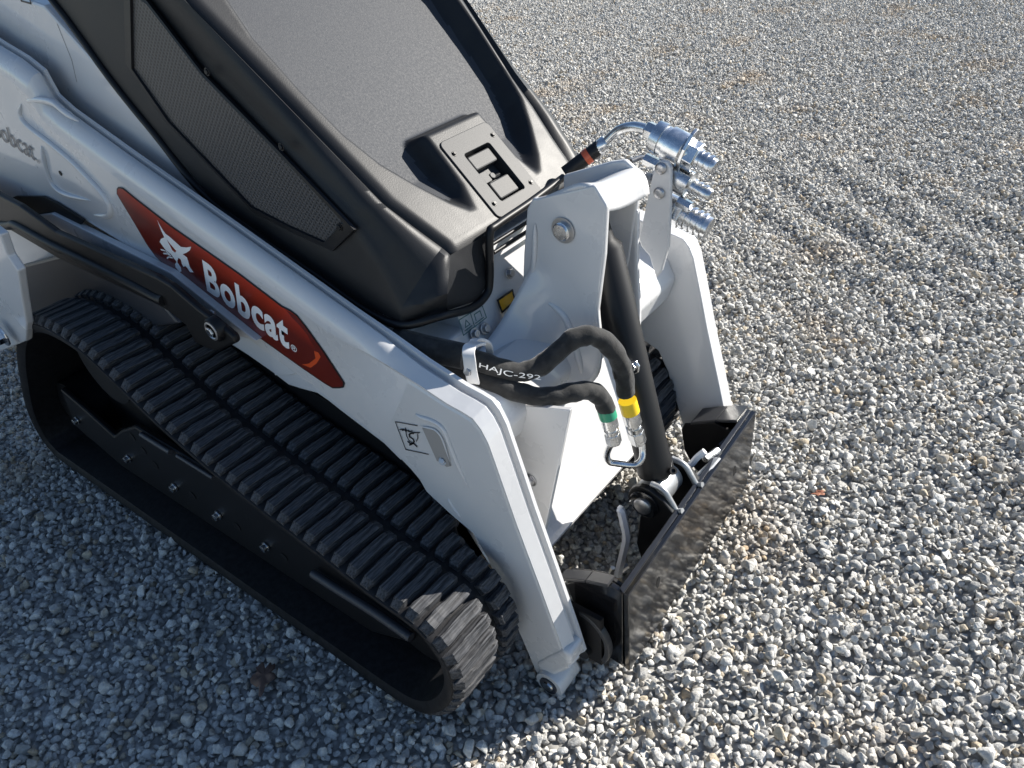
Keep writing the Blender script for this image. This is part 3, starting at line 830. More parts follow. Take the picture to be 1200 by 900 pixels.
def arm_detail(arm):
    yo = -0.4215
    # raised weld-like ribs pressed into the rear of the arm
    r1 = [(-1.9403,-0.417,0.9943), (-1.9079,-0.417,0.974), (-1.874,-0.417,0.9457), (-1.8644,-0.417,0.9217), (-1.8785,-0.417,0.8974), (-1.9334,-0.417,0.8782), (-1.978,-0.417,0.8744)]
    MB().tube([(-2.1126,-0.42,1.1338), (-2.1444,-0.42,1.1062), (-2.1252,-0.42,1.0794), (-2.0394,-0.42,1.0482), (-1.9654,-0.42,1.0167), (-1.9113,-0.42,0.983), (-1.8668,-0.42,0.9481), (-1.8601,-0.42,0.915), (-1.8956,-0.42,0.8888), (-1.9704,-0.42,0.877)], lambda t: 0.009*min(1, 6*min(t, 1-t)+0.02)**0.5, 10, 6).build('pressed_rib', M['white'], arm, smooth=70)
    MB().tube([(-2.1118,-0.414,1.1342), (-2.036,-0.414,1.1494), (-1.9504,-0.414,1.1518), (-1.9114,-0.414,1.1367), (-1.8594,-0.414,1.1194)], lambda t: 0.008*min(1, 6*min(t, 1-t)+0.02)**0.5, 10, 6).build('pressed_rib', M['white'], arm, smooth=70)
    MB().tube([(-2.1006,-0.42,1.0341), (-2.1192,-0.42,0.9993), (-2.1348,-0.42,0.9572), (-2.1306,-0.42,0.9262), (-2.0801,-0.42,0.9119), (-1.955,-0.42,0.9177)], lambda t: 0.008*min(1, 6*min(t, 1-t)+0.02)**0.5, 10, 6).build('pressed_rib', M['white'], arm, smooth=70)
    MB().lathe([(-2.0588,-0.4205,0.9712)][0], (0, -1, 0), [(0, 0.0065), (0.0012, 0.0065)], 14).build('drain_hole', M['dark'], arm)
    # rubber-faced red decal
    yd = 0
    out = [(-1.7853,-0.4215,0.9768), (-1.7735,-0.4215,0.9828), (-1.7542,-0.4215,0.9839), (-1.7093,-0.4215,0.9653), (-1.5977,-0.4215,0.9234), (-1.4868,-0.4215,0.8901), (-1.381,-0.4215,0.8583), (-1.2581,-0.4215,0.8137), (-1.232,-0.4215,0.8109), (-1.2131,-0.4215,0.8043), (-1.1898,-0.4215,0.7808), (-1.1534,-0.4215,0.7347), (-1.1203,-0.4215,0.6847), (-1.1118,-0.4215,0.6706), (-1.1185,-0.4215,0.6573), (-1.134,-0.4215,0.6495), (-1.1581,-0.4215,0.6407), (-1.1838,-0.4215,0.6447), (-1.2477,-0.4215,0.6603), (-1.443,-0.4215,0.7146), (-1.6215,-0.4215,0.7669), (-1.6587,-0.4215,0.7935), (-1.7041,-0.4215,0.8073), (-1.7252,-0.4215,0.8203), (-1.7448,-0.4215,0.8469), (-1.7647,-0.4215,0.8949), (-1.7859,-0.4215,0.9395), (-1.7955,-0.4215,0.9628)]
    dec = MB().prism(out, (0, -0.0007, 0)).build('side_decal', M['black_print'], arm)
    c = sum((V(p) for p in out), Vector())/len(out)
    # inset by moving each edge point towards the medial line
    def inset(P, dd):
        P = [V(p) for p in P]; n = len(P); res = []
        ar = sum(P[i].x*P[(i+1) % n].z-P[(i+1) % n].x*P[i].z for i in range(n))
        sg = 1 if ar > 0 else -1
        for i in range(n):
            e = (P[(i+1) % n]-P[i-1]); e.normalize()
            res.append(P[i]+Vector((-e.z, 0, e.x))*dd*sg)
        return res
    MB().prism([p+Vector((0, -0.0008, 0)) for p in inset(out, 0.0035)], (0, -0.0004, 0)).build('decal_face', M['decal'], dec)
    band = [(-1.245,-0.4229,0.808), (-1.2177,-0.4229,0.8016), (-1.1936,-0.4229,0.7804), (-1.1572,-0.4229,0.7343), (-1.1263,-0.4229,0.6856), (-1.1186,-0.4229,0.669), (-1.1238,-0.4229,0.6606), (-1.1514,-0.4229,0.6484), (-1.1791,-0.4229,0.6539), (-1.214,-0.4229,0.6638), (-1.2339,-0.4229,0.6702), (-1.2007,-0.4229,0.6859), (-1.1816,-0.4229,0.7095), (-1.1794,-0.4229,0.7313), (-1.1943,-0.4229,0.7639), (-1.2142,-0.4229,0.7825), (-1.2316,-0.4229,0.7937)]
    MB().prism(band, (0, -0.0003, 0)).build('decal_shade', M['red_dark'], dec)
    cres = [(-1.2433,-0.4233,0.6739), (-1.2152,-0.4233,0.6747), (-1.1891,-0.4233,0.6944), (-1.1674,-0.4233,0.7186), (-1.1722,-0.4233,0.7276), (-1.1856,-0.4233,0.7274), (-1.1871,-0.4233,0.7079), (-1.217,-0.4233,0.685)]
    MB().prism(cres, (0, -0.0003, 0)).build('decal_sweep', M['red_bright'], dec)
    lettering('brand_lettering', 'Bobcat', *[(-1.536,-0.423,0.7762), (-1.275,-0.423,0.6996), (-1.5098,-0.423,0.8612)], 'white_print', dec, bold=0.034, nrm=(0, -1, 0), spacing=1.08)
    lettering('registered_mark', '®', *[(-1.2686,-0.423,0.7049), (-1.2508,-0.423,0.6998), (-1.2619,-0.423,0.7221)], 'white_print', dec, bold=0.01, nrm=(0, -1, 0))
    # cat head emblem
    head = [(-1.6464,-0.423,0.9267), (-1.6442,-0.423,0.9175), (-1.6382,-0.423,0.9052), (-1.6321,-0.423,0.8967), (-1.6184,-0.423,0.8927), (-1.6013,-0.423,0.8839), (-1.5839,-0.423,0.8751), (-1.5594,-0.423,0.879), (-1.5382,-0.423,0.8856), (-1.5488,-0.423,0.8745), (-1.5675,-0.423,0.8648), (-1.5884,-0.423,0.856), (-1.5796,-0.423,0.8537), (-1.574,-0.423,0.8518), (-1.5746,-0.423,0.8407), (-1.5761,-0.423,0.8263), (-1.5686,-0.423,0.8159), (-1.583,-0.423,0.8124), (-1.5906,-0.423,0.8229), (-1.5958,-0.423,0.8255), (-1.6043,-0.423,0.821), (-1.6073,-0.423,0.8276), (-1.6047,-0.423,0.8395), (-1.6125,-0.423,0.8421), (-1.6225,-0.423,0.8327), (-1.6265,-0.423,0.8259), (-1.6183,-0.423,0.8163), (-1.6225,-0.423,0.8051), (-1.6316,-0.423,0.8014), (-1.6426,-0.423,0.8106), (-1.6394,-0.423,0.8201), (-1.6274,-0.423,0.8285), (-1.6347,-0.423,0.8355), (-1.6427,-0.423,0.8453), (-1.6581,-0.423,0.8505), (-1.6663,-0.423,0.8601), (-1.6729,-0.423,0.8687), (-1.6622,-0.423,0.878), (-1.6431,-0.423,0.8861), (-1.6458,-0.423,0.9008)]
    MB().prism(head, (0, -0.0004, 0)).build('cat_emblem', M['white_print'], dec)
    eye = [(-1.6348,-0.4236,0.8818), (-1.6257,-0.4236,0.8718), (-1.6107,-0.4236,0.8597), (-1.6183,-0.4236,0.8538), (-1.6275,-0.4236,0.8575), (-1.6309,-0.4236,0.8707)]
    MB().prism(eye, (0, -0.0003, 0)).build('emblem_eye', M['red_mid'], dec)
    strokes('emblem_whiskers', [[(-1.6803,-0.423,0.8474), (-1.662,-0.423,0.8481), (-1.6478,-0.423,0.8427)], [(-1.6749,-0.423,0.8388), (-1.6589,-0.423,0.8417), (-1.646,-0.423,0.8399)], [(-1.667,-0.423,0.8286), (-1.6565,-0.423,0.8343), (-1.6417,-0.423,0.8354)]], 0.0035, 'white_print', dec)
    lettering('small_brand_lettering', 'Bobcat', *[(-2.368,-0.4216,1.0273), (-2.1747,-0.4216,0.9854), (-2.3425,-0.4216,1.0793)], 'grey_print', arm, bold=0.004, nrm=(0, -1, 0))
    lettering('registered_mark', '®', *[(-2.1717,-0.4216,0.9836), (-2.1563,-0.4216,0.9802), (-2.1621,-0.4216,0.9938)], 'grey_print', arm, bold=0.01, nrm=(0, -1, 0))
    # lifting hook pictogram
    def q(L): return L
    strokes('lifting_pictogram', [[(-0.9139,-0.4216,0.6402), (-0.9774,-0.4216,0.624), (-0.9636,-0.4216,0.5575), (-0.8978,-0.4216,0.5742)], [(-0.9508,-0.4216,0.6192), (-0.9521,-0.4216,0.5979), (-0.9473,-0.4216,0.5878), (-0.9372,-0.4216,0.5855)], [(-0.9187,-0.4216,0.6175), (-0.9192,-0.4216,0.6075), (-0.9256,-0.4216,0.596)]], 0.0018, 'black_print', arm)
    strokes('lifting_pictogram', [[(-0.9304,-0.4216,0.6136), (-0.936,-0.4216,0.6124), (-0.9434,-0.4216,0.6053), (-0.9435,-0.4216,0.5993), (-0.9345,-0.4216,0.5977), (-0.9325,-0.4216,0.593), (-0.9372,-0.4216,0.5855), (-0.9453,-0.4216,0.5808), (-0.9517,-0.4216,0.5836)], [(-0.9487,-0.4216,0.576), (-0.9359,-0.4216,0.586), (-0.9276,-0.4216,0.5812)]], 0.0032, 'black_print', arm)
    strokes('lifting_pictogram', [[(-0.968,-0.4216,0.6081), (-0.9568,-0.4216,0.6137)], [(-0.9615,-0.4216,0.6087), (-0.9493,-0.4216,0.6153)], [(-0.9528,-0.4216,0.6106), (-0.9421,-0.4216,0.6163)], [(-0.9429,-0.4216,0.6127), (-0.9321,-0.4216,0.6194)], [(-0.9332,-0.4216,0.6146), (-0.9117,-0.4216,0.6237)]], 0.0024, 'black_print', arm)
    # slot with its hidden bolt
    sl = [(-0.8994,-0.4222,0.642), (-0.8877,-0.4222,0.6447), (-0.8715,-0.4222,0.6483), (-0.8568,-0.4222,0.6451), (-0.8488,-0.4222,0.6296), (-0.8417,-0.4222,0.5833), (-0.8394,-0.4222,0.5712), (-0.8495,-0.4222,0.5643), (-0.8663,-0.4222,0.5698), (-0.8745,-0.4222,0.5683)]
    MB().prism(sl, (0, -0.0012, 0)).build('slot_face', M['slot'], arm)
    MB().tube([(-0.9133,-0.4205,0.6687), (-0.8982,-0.4205,0.6664), (-0.8755,-0.4205,0.6693), (-0.8541,-0.4205,0.6678), (-0.841,-0.4205,0.6567), (-0.8331,-0.4205,0.6288), (-0.8195,-0.4205,0.5813), (-0.8016,-0.4205,0.5299)], lambda t: 0.0052*min(1, 6*min(t, 1-t)+0.02)**0.5, 10, 6).build('pressed_rib', M['white'], arm, smooth=70)
    MB().tube([(-0.8665,-0.419,0.4705), (-0.8563,-0.419,0.4493), (-0.8367,-0.419,0.428)], lambda t: 0.004*min(1, 6*min(t, 1-t)+0.02)**0.5, 8, 4).build('pressed_rib', M['white'], arm, smooth=70)
    MB().tube([(-0.901,-0.4225,0.6436), (-0.8823,-0.4225,0.6482), (-0.8664,-0.4225,0.6506), (-0.8545,-0.4225,0.6441), (-0.8469,-0.4225,0.6264), (-0.8394,-0.4225,0.5824)], lambda t: 0.0022*min(1, 6*min(t, 1-t)+0.02)**0.5, 8, 6).build('slot_rim', M['white'], arm, smooth=70)
    for q_ in [(-0.8571,-0.4235,0.5772)]: bolt('bolt', q_, (0.3, -0.7, 0.5), 0.006, arm, 'zinc_dull')
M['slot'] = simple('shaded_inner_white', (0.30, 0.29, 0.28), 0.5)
arm_detail(arm)

# ------------------------------------------------------------------ swing link in front of the arm
def make_link():
    plate = [(-2.666,-0.475,0.918), (-2.3486,-0.475,0.9008), (-2.2131,-0.475,0.886), (-2.0551,-0.475,0.8457), (-1.821,-0.475,0.8356), (-1.6055,-0.475,0.8287), (-1.553,-0.475,0.8204), (-1.4663,-0.475,0.7837), (-1.4066,-0.475,0.7664), (-1.3589,-0.475,0.7465), (-1.3578,-0.475,0.7296), (-1.4511,-0.475,0.6782), (-1.4934,-0.475,0.6716), (-1.5392,-0.475,0.6735), (-1.5493,-0.475,0.7163), (-1.6064,-0.475,0.7363), (-1.6595,-0.475,0.7422), (-2.12,-0.475,0.755), (-2.3645,-0.475,0.7839), (-2.9576,-0.475,0.6834)]
    o = MB().prism(plate, (0, -0.018, 0)).build('swing_link', M['satin_black'], loader, bev=0.007, seg=3)
    MB().tube([(-2.8652,-0.493,0.7203), (-2.3912,-0.493,0.7961), (-2.2933,-0.493,0.8153), (-2.1156,-0.493,0.798), (-1.9071,-0.493,0.7853), (-1.7192,-0.493,0.7739), (-1.6371,-0.493,0.7662), (-1.6083,-0.493,0.7672)], 0.0125, 12, 5).build('link_edge_roll', M['satin_black'], o, smooth=60)
    c = V([(-1.416,-0.505,0.7497)][0])
    MB().lathe(c+Vector((0, 0.022, 0)), (0, -1, 0), [(0, 0.028), (0.018, 0.028), (0.022, 0.025), (0.023, 0.017)], 28).build('link_hub', M['satin_black'], o, smooth=40)
    MB().lathe(c, (0, -1, 0), [(-0.004, 0.022), (0.002, 0.022), (0.003, 0.018), (0.001, 0.016)], 24).build('hub_ring', M['zinc_dull'], o, smooth=40)
    bolt('bolt', c+Vector((0, 0.0, 0)), (0, -1, 0), 0.011, o, 'zinc', False, 0.008)
    for q in [(-1.4576,-0.47,0.76), (-1.484,-0.47,0.6717)]: bolt('bolt', q, (0.3, -0.6, 0.7), 0.010, o, 'zinc_dull', False)
make_link()

# ------------------------------------------------------------------ cross tube and tower of the arms
def make_tower():
    # cross tube
    cs = [(-0.93, 0.640), (-0.91, 0.690), (-0.865, 0.705), (-0.79, 0.68), (-0.765, 0.63), (-0.785, 0.565), (-0.84, 0.545), (-0.91, 0.57)]
    MB().prism([(x, -0.372, z) for x, z in cs], (0, 0.744, 0)).build('cross_tube', M['white'], loader, bev=0.010, seg=3)
    yn = -0.085
    near = [(-0.8419,-0.085,0.9911), (-0.8499,-0.085,0.9914), (-0.8664,-0.085,0.966), (-0.8844,-0.085,0.8618), (-0.8943,-0.085,0.7808), (-0.841,-0.085,0.6704), (-0.8286,-0.085,0.5151), (-0.7348,-0.085,0.5509), (-0.7328,-0.085,0.619), (-0.7272,-0.085,0.6641), (-0.7147,-0.085,0.7501), (-0.6922,-0.085,0.9051), (-0.6852,-0.085,1.0039), (-0.711,-0.085,1.0393)]
    tw = MB().prism(near, (0, 0.014, 0)).build('tower_plate', M['white'], loader, bev=0.005, seg=3)
    farp = [(-0.8858,0.085,0.9765), (-0.7705,0.085,1.0217), (-0.7399,0.085,1.0294), (-0.7171,0.085,1.0141), (-0.7075,0.085,0.9916), (-0.7124,0.085,0.9381), (-0.729,0.085,0.8222), (-0.7431,0.085,0.7378), (-0.7855,0.085,0.5936), (-0.868,0.085,0.5678), (-0.8865,0.085,0.7868), (-0.8876,0.085,0.941)]
    MB().prism(farp, (0, -0.014, 0)).build('tower_plate', M['white'], loader, bev=0.005, seg=3)
    # saddle bridging the two plates, bent over the cylinder's top end
    path = [(-0.8376,-0.08,0.99), (-0.8049,-0.08,1.0074), (-0.7812,-0.08,1.0196), (-0.7581,-0.08,1.0315), (-0.7358,-0.08,1.0383), (-0.7179,-0.08,1.0348), (-0.704,-0.08,1.018), (-0.6974,-0.08,0.99)]
    rows = []
    P = spline(path, 4)
    for i, p in enumerate(P):
        row = []
        for k in range(11):
            t = k/10
            sag = 0.012*sin(pi*t)
            lift = -0.055*t
            row.append(Vector((p.x-sag*0.5+0.01*t, -0.08+0.158*t, p.z-sag+lift*0.4)))
        rows.append(row)
    o = MB().loft(rows).build('saddle', M['white'], loader, smooth=60)
    sd = o.modifiers.new('thick', 'SOLIDIFY'); sd.thickness = 0.012; sd.offset = -1
    # swept gussets flowing from each plate down and out onto the cross tube
    def gusset(s_):
        E = [V(p) for p in ((-0.850, -0.079, 0.93), (-0.862, -0.079, 0.88), (-0.866, -0.086, 0.84), (-0.880, -0.112, 0.80), (-0.902, -0.152, 0.742), (-0.908, -0.20, 0.714), (-0.905, -0.27, 0.698))]
        F = [V(p) for p in ((-0.712, -0.079, 0.93), (-0.712, -0.079, 0.88), (-0.712, -0.079, 0.83), (-0.710, -0.079, 0.77), (-0.706, -0.080, 0.70), (-0.715, -0.086, 0.62), (-0.765, -0.12, 0.565))]
        E, F = spline(E, 6), spline(F, 6)
        rows = []
        for a, b in zip(E, F):
            row = []
            for k in range(19):
                u = k/18
                w = (1-u)**2.2
                p = a.lerp(b, u)
                p.y = b.y+(a.y-b.y)*w
                row.append(Vector((p.x, p.y*(-s_), p.z)))
            rows.append(row)
        o = MB().loft(rows).build('gusset', M['white'], loader, smooth=80)
        sd = o.modifiers.new('thick', 'SOLIDIFY'); sd.thickness = 0.010; sd.offset = 0
    gusset(-1); gusset(1)
    # pressed fold on the near plate
    MB().tube([(-0.8623,-0.092,0.7865), (-0.8413,-0.092,0.778), (-0.8119,-0.092,0.772), (-0.7838,-0.092,0.7498), (-0.7688,-0.092,0.7134), (-0.7544,-0.092,0.6591), (-0.7436,-0.092,0.6062)], lambda t: 0.0075*min(1, 6*min(t, 1-t)+0.02)**0.5, 10, 6).build('pressed_fold', M['white'], tw, smooth=70)
    MB().tube([(-0.8459,-0.088,0.941), (-0.8538,-0.088,0.87), (-0.8671,-0.088,0.7893)], lambda t: 0.0055*min(1, 6*min(t, 1-t)+0.02)**0.5, 8, 4).build('pressed_fold', M['white'], tw, smooth=70)
    c = V([(-0.7809,-0.087,0.9394)][0])
    MB().lathe(c, (0, -1, 0), [(0, 0.026), (0.0015, 0.026), (0.0015, 0.020)], 26).build('pin_seat', M['zinc_dull'], tw, smooth=40)
    MB().lathe(c, (0, -1, 0), [(0, 0.0175), (0.005, 0.0175), (0.0055, 0.0185), (0.009, 0.0185), (0.010, 0.0165), (0.0125, 0.015), (0.0125, 0.001)], 24).build('pivot_pin', M['zinc'], tw, smooth=40)
    c2 = V([(-0.7197,0.07,0.9881)][0])
    MB().lathe(c2, (0, -1, 0), [(0, 0.018), (0.003, 0.018), (0.003, 0.009), (-0.002, 0.008)], 18).build('hole_ring', M['white'], tw, smooth=40)
make_tower()

# ------------------------------------------------------------------ tilt cylinder
CT, CB = V((-0.760, -0.006, 0.935)), V((-0.612, -0.004, 0.340))
def weld(name, path, r, parent):
    rr = random.Random(len(path))
    MB().tube(path, lambda t: r*(1+0.18*sin(t*140)), 8, 14).build(name, M['white'], parent, smooth=80)
weld('weld_bead', [(-0.915, -0.262, 0.575), (-0.80, -0.264, 0.33), (-0.765, -0.264, 0.245)], 0.004, loader)
weld('weld_bead', [(-0.90, -0.366, 0.705), (-0.80, -0.366, 0.683), (-0.762, -0.366, 0.63)], 0.005, loader)

def make_cylinder():
    d = (CB-CT); L = d.length
    MB().lathe(CT, d, [(0, 0.024), (0.045, 0.028), (0.06, 0.0400), (L-0.045, 0.0400), (L-0.040, 0.0420), (L-0.006, 0.0420), (L, 0.034), (L+0.02, 0.024)], 36).build('tilt_cylinder', M['satin_black'], loader, smooth=40)
make_cylinder()

# ------------------------------------------------------------------ hoses
def wr(seed, amp=0.09):
    R_ = random.Random(seed); ph = [R_.uniform(0, 6.28) for _ in range(8)]
    def f(i, k):
        a = 2*pi*k/16
        return amp*(0.5*sin(i*0.9+ph[0]+2*sin(a+ph[1]))+0.5*sin(i*0.37+2*a+ph[2])+0.6*max(0, sin(i*0.55+ph[3]+a))**4)
    return f
def make_hoses():
    up = [(-1.0191,-0.345,0.7729), (-0.9706,-0.33,0.7617), (-0.9179,-0.315,0.7542), (-0.8622,-0.3,0.7459), (-0.8216,-0.28,0.726), (-0.7837,-0.25,0.7091), (-0.7556,-0.22,0.7169), (-0.7347,-0.19,0.7383), (-0.7167,-0.165,0.7573), (-0.6917,-0.14,0.761), (-0.6679,-0.12,0.7398), (-0.6551,-0.1,0.6986), (-0.6523,-0.085,0.6556), (-0.6501,-0.075,0.5987)]
    lo = [(-1.0035,-0.35,0.7585), (-0.9477,-0.335,0.7399), (-0.8967,-0.32,0.7241), (-0.8634,-0.305,0.7104), (-0.8073,-0.29,0.6927), (-0.7595,-0.26,0.6689), (-0.7201,-0.23,0.6625), (-0.6921,-0.2,0.6642), (-0.676,-0.17,0.6533), (-0.6653,-0.15,0.6278), (-0.658,-0.14,0.5939)]
    h1 = MB().tube(up, 0.0198, 16, 8, wr(3, 0.08)).build('hydraulic_hose', M['sleeve'], loader, smooth=75)
    h2 = MB().tube(lo, 0.0192, 16, 8, wr(9, 0.08)).build('hydraulic_hose', M['sleeve'], loader, smooth=75)
    for i in (0, 1):
        pass
    # flattened sleeve continuing behind the clamp
    back = [(-0.9941,-0.352,0.7706), (-0.9434,-0.335,0.7612), (-0.868,-0.31,0.7517)]
    MB().tube(back, 0.026, 14, 6).build('hose_sleeve_end', M['sleeve'], loader, smooth=75)
    # printed letters follow the sleeve
    p = [V(q) for q in [(-0.8252,-0.322,0.7457), (-0.7728,-0.3,0.7292), (-0.7215,-0.268,0.72)]]
    upv = [V(q) for q in [(-0.8211,-0.322,0.7607), (-0.7669,-0.3,0.7468), (-0.7204,-0.268,0.7341)]]
    def cv(u, w):
        f = u*2; i = min(int(f), 1); t = f-i
        return p[i].lerp(p[i+1], t).lerp(upv[i].lerp(upv[i+1], t), w)
    lettering('hose_print', 'HAJC-292', (0, 0, 0), (1, 0, 0), (0, 1, 0), 'white_print', h1, bold=0.0, curve=cv)
    # clamp saddle: a bent strap over the sleeve with a second loop behind it
    def strap(path, wv, th, name):
        P = spline(path, 5); rows = []
        for i, p in enumerate(P):
            t = (P[min(i+1, len(P)-1)]-P[max(i-1, 0)]).normalized()
            n_ = t.cross(V(wv)).normalized()*th/2
            w = V(wv)/2
            rows.append([p-w-n_, p+w-n_, p+w+n_, p-w+n_])
        mb = MB().loft(rows, closed=True)
        mb.f.append((3, 2, 1, 0)); k = len(mb.v); mb.f.append((k-4, k-3, k-2, k-1))
        return mb.build(name, M['white'], loader, smooth=50, bev=0.0012)
    strap([(-0.8216,-0.345,0.7276), (-0.8223,-0.347,0.7539), (-0.823,-0.346,0.7816), (-0.8282,-0.34,0.7934), (-0.8337,-0.328,0.7961), (-0.835,-0.312,0.7923), (-0.8348,-0.298,0.7865)], (0.020, 0.012, -0.004), 0.006, 'hose_clamp')
    strap([(-0.8411,-0.315,0.7902), (-0.8473,-0.3,0.7894), (-0.8457,-0.285,0.7835), (-0.843,-0.27,0.7684), (-0.846,-0.262,0.7452), (-0.8507,-0.262,0.7257)], (0.012, 0.008, -0.002), 0.006, 'hose_clamp')
    for q in [(-0.827,-0.346,0.7555)]: bolt('bolt', V(q)+Vector((0, -0.004, 0)), (0, -1, 0.2), 0.009, loader, 'zinc_dull', False, 0.005)
    # collars and crimped fittings
    def fitting(a, b, c, r, mats):
        a, b, c = V(a), V(b), V(c); d = (b-a); L = d.length
        MB().lathe(a, d, [(0, r), (0.0, r*1.04), (L, r*1.04), (L, r)], 18).build('colour_collar', M[mats], loader, smooth=40)
        d2 = c-b; L2 = d2.length
        MB().lathe(b, d2, [(0, r*0.95), (L2*0.32, r*0.98), (L2*0.36, r*0.72), (L2*0.45, r*0.72), (L2*0.46, r*0.86), (L2*0.62, r*0.80), (L2*0.63, r*0.6)], 18).build('crimped_ferrule', M['zinc'], loader, smooth=40)
        MB().lathe(b+d2*0.6, d2, [(0, r*0.95), (L2*0.34, r*0.95), (L2*0.4, r*0.7)], 6).build('hex_nut', M['zinc'], loader, bev=0.001)
    fitting(*[(-0.6587,-0.142,0.5972), (-0.6542,-0.14,0.5757), (-0.6437,-0.135,0.5064)], 0.0180, 'green')
    fitting(*[(-0.6463,-0.078,0.5822), (-0.6403,-0.074,0.5506), (-0.6234,-0.066,0.4657)], 0.0190, 'yellow')
    # bent steel line joining both fittings
    MB().tube([(-0.6436,-0.135,0.5157), (-0.6563,-0.135,0.4916), (-0.6661,-0.13,0.4598), (-0.663,-0.125,0.4405), (-0.6502,-0.118,0.4362), (-0.6268,-0.1,0.4285), (-0.6157,-0.09,0.4286), (-0.609,-0.08,0.4389), (-0.6127,-0.07,0.4541), (-0.6195,-0.066,0.4818)], 0.0072, 10, 6).build('steel_line', M['zinc'], loader, smooth=70)
    # P clip holding the hose on the cylinder
    MB().prism([(-0.6641,-0.105,0.6718), (-0.6484,-0.085,0.6716), (-0.6394,-0.07,0.67), (-0.6393,-0.07,0.6575), (-0.6484,-0.085,0.6486), (-0.6624,-0.105,0.6495)], (0.004, -0.004, 0)).build('clip_band', M['satin_black'], loader)
    MB().prism([(-0.6617,-0.062,0.6556), (-0.6518,-0.062,0.6694), (-0.6361,-0.062,0.6726), (-0.6282,-0.062,0.6628), (-0.63,-0.062,0.6475), (-0.6457,-0.062,0.6356), (-0.6617,-0.062,0.6343)], (0, 0.006, 0)).build('clip', M['zinc'], loader, bev=0.002)
    for q in [(-0.6433,-0.063,0.6582)]: bolt('bolt', q, (0.2, -1, 0.3), 0.009, loader, 'zinc', False)
make_hoses()

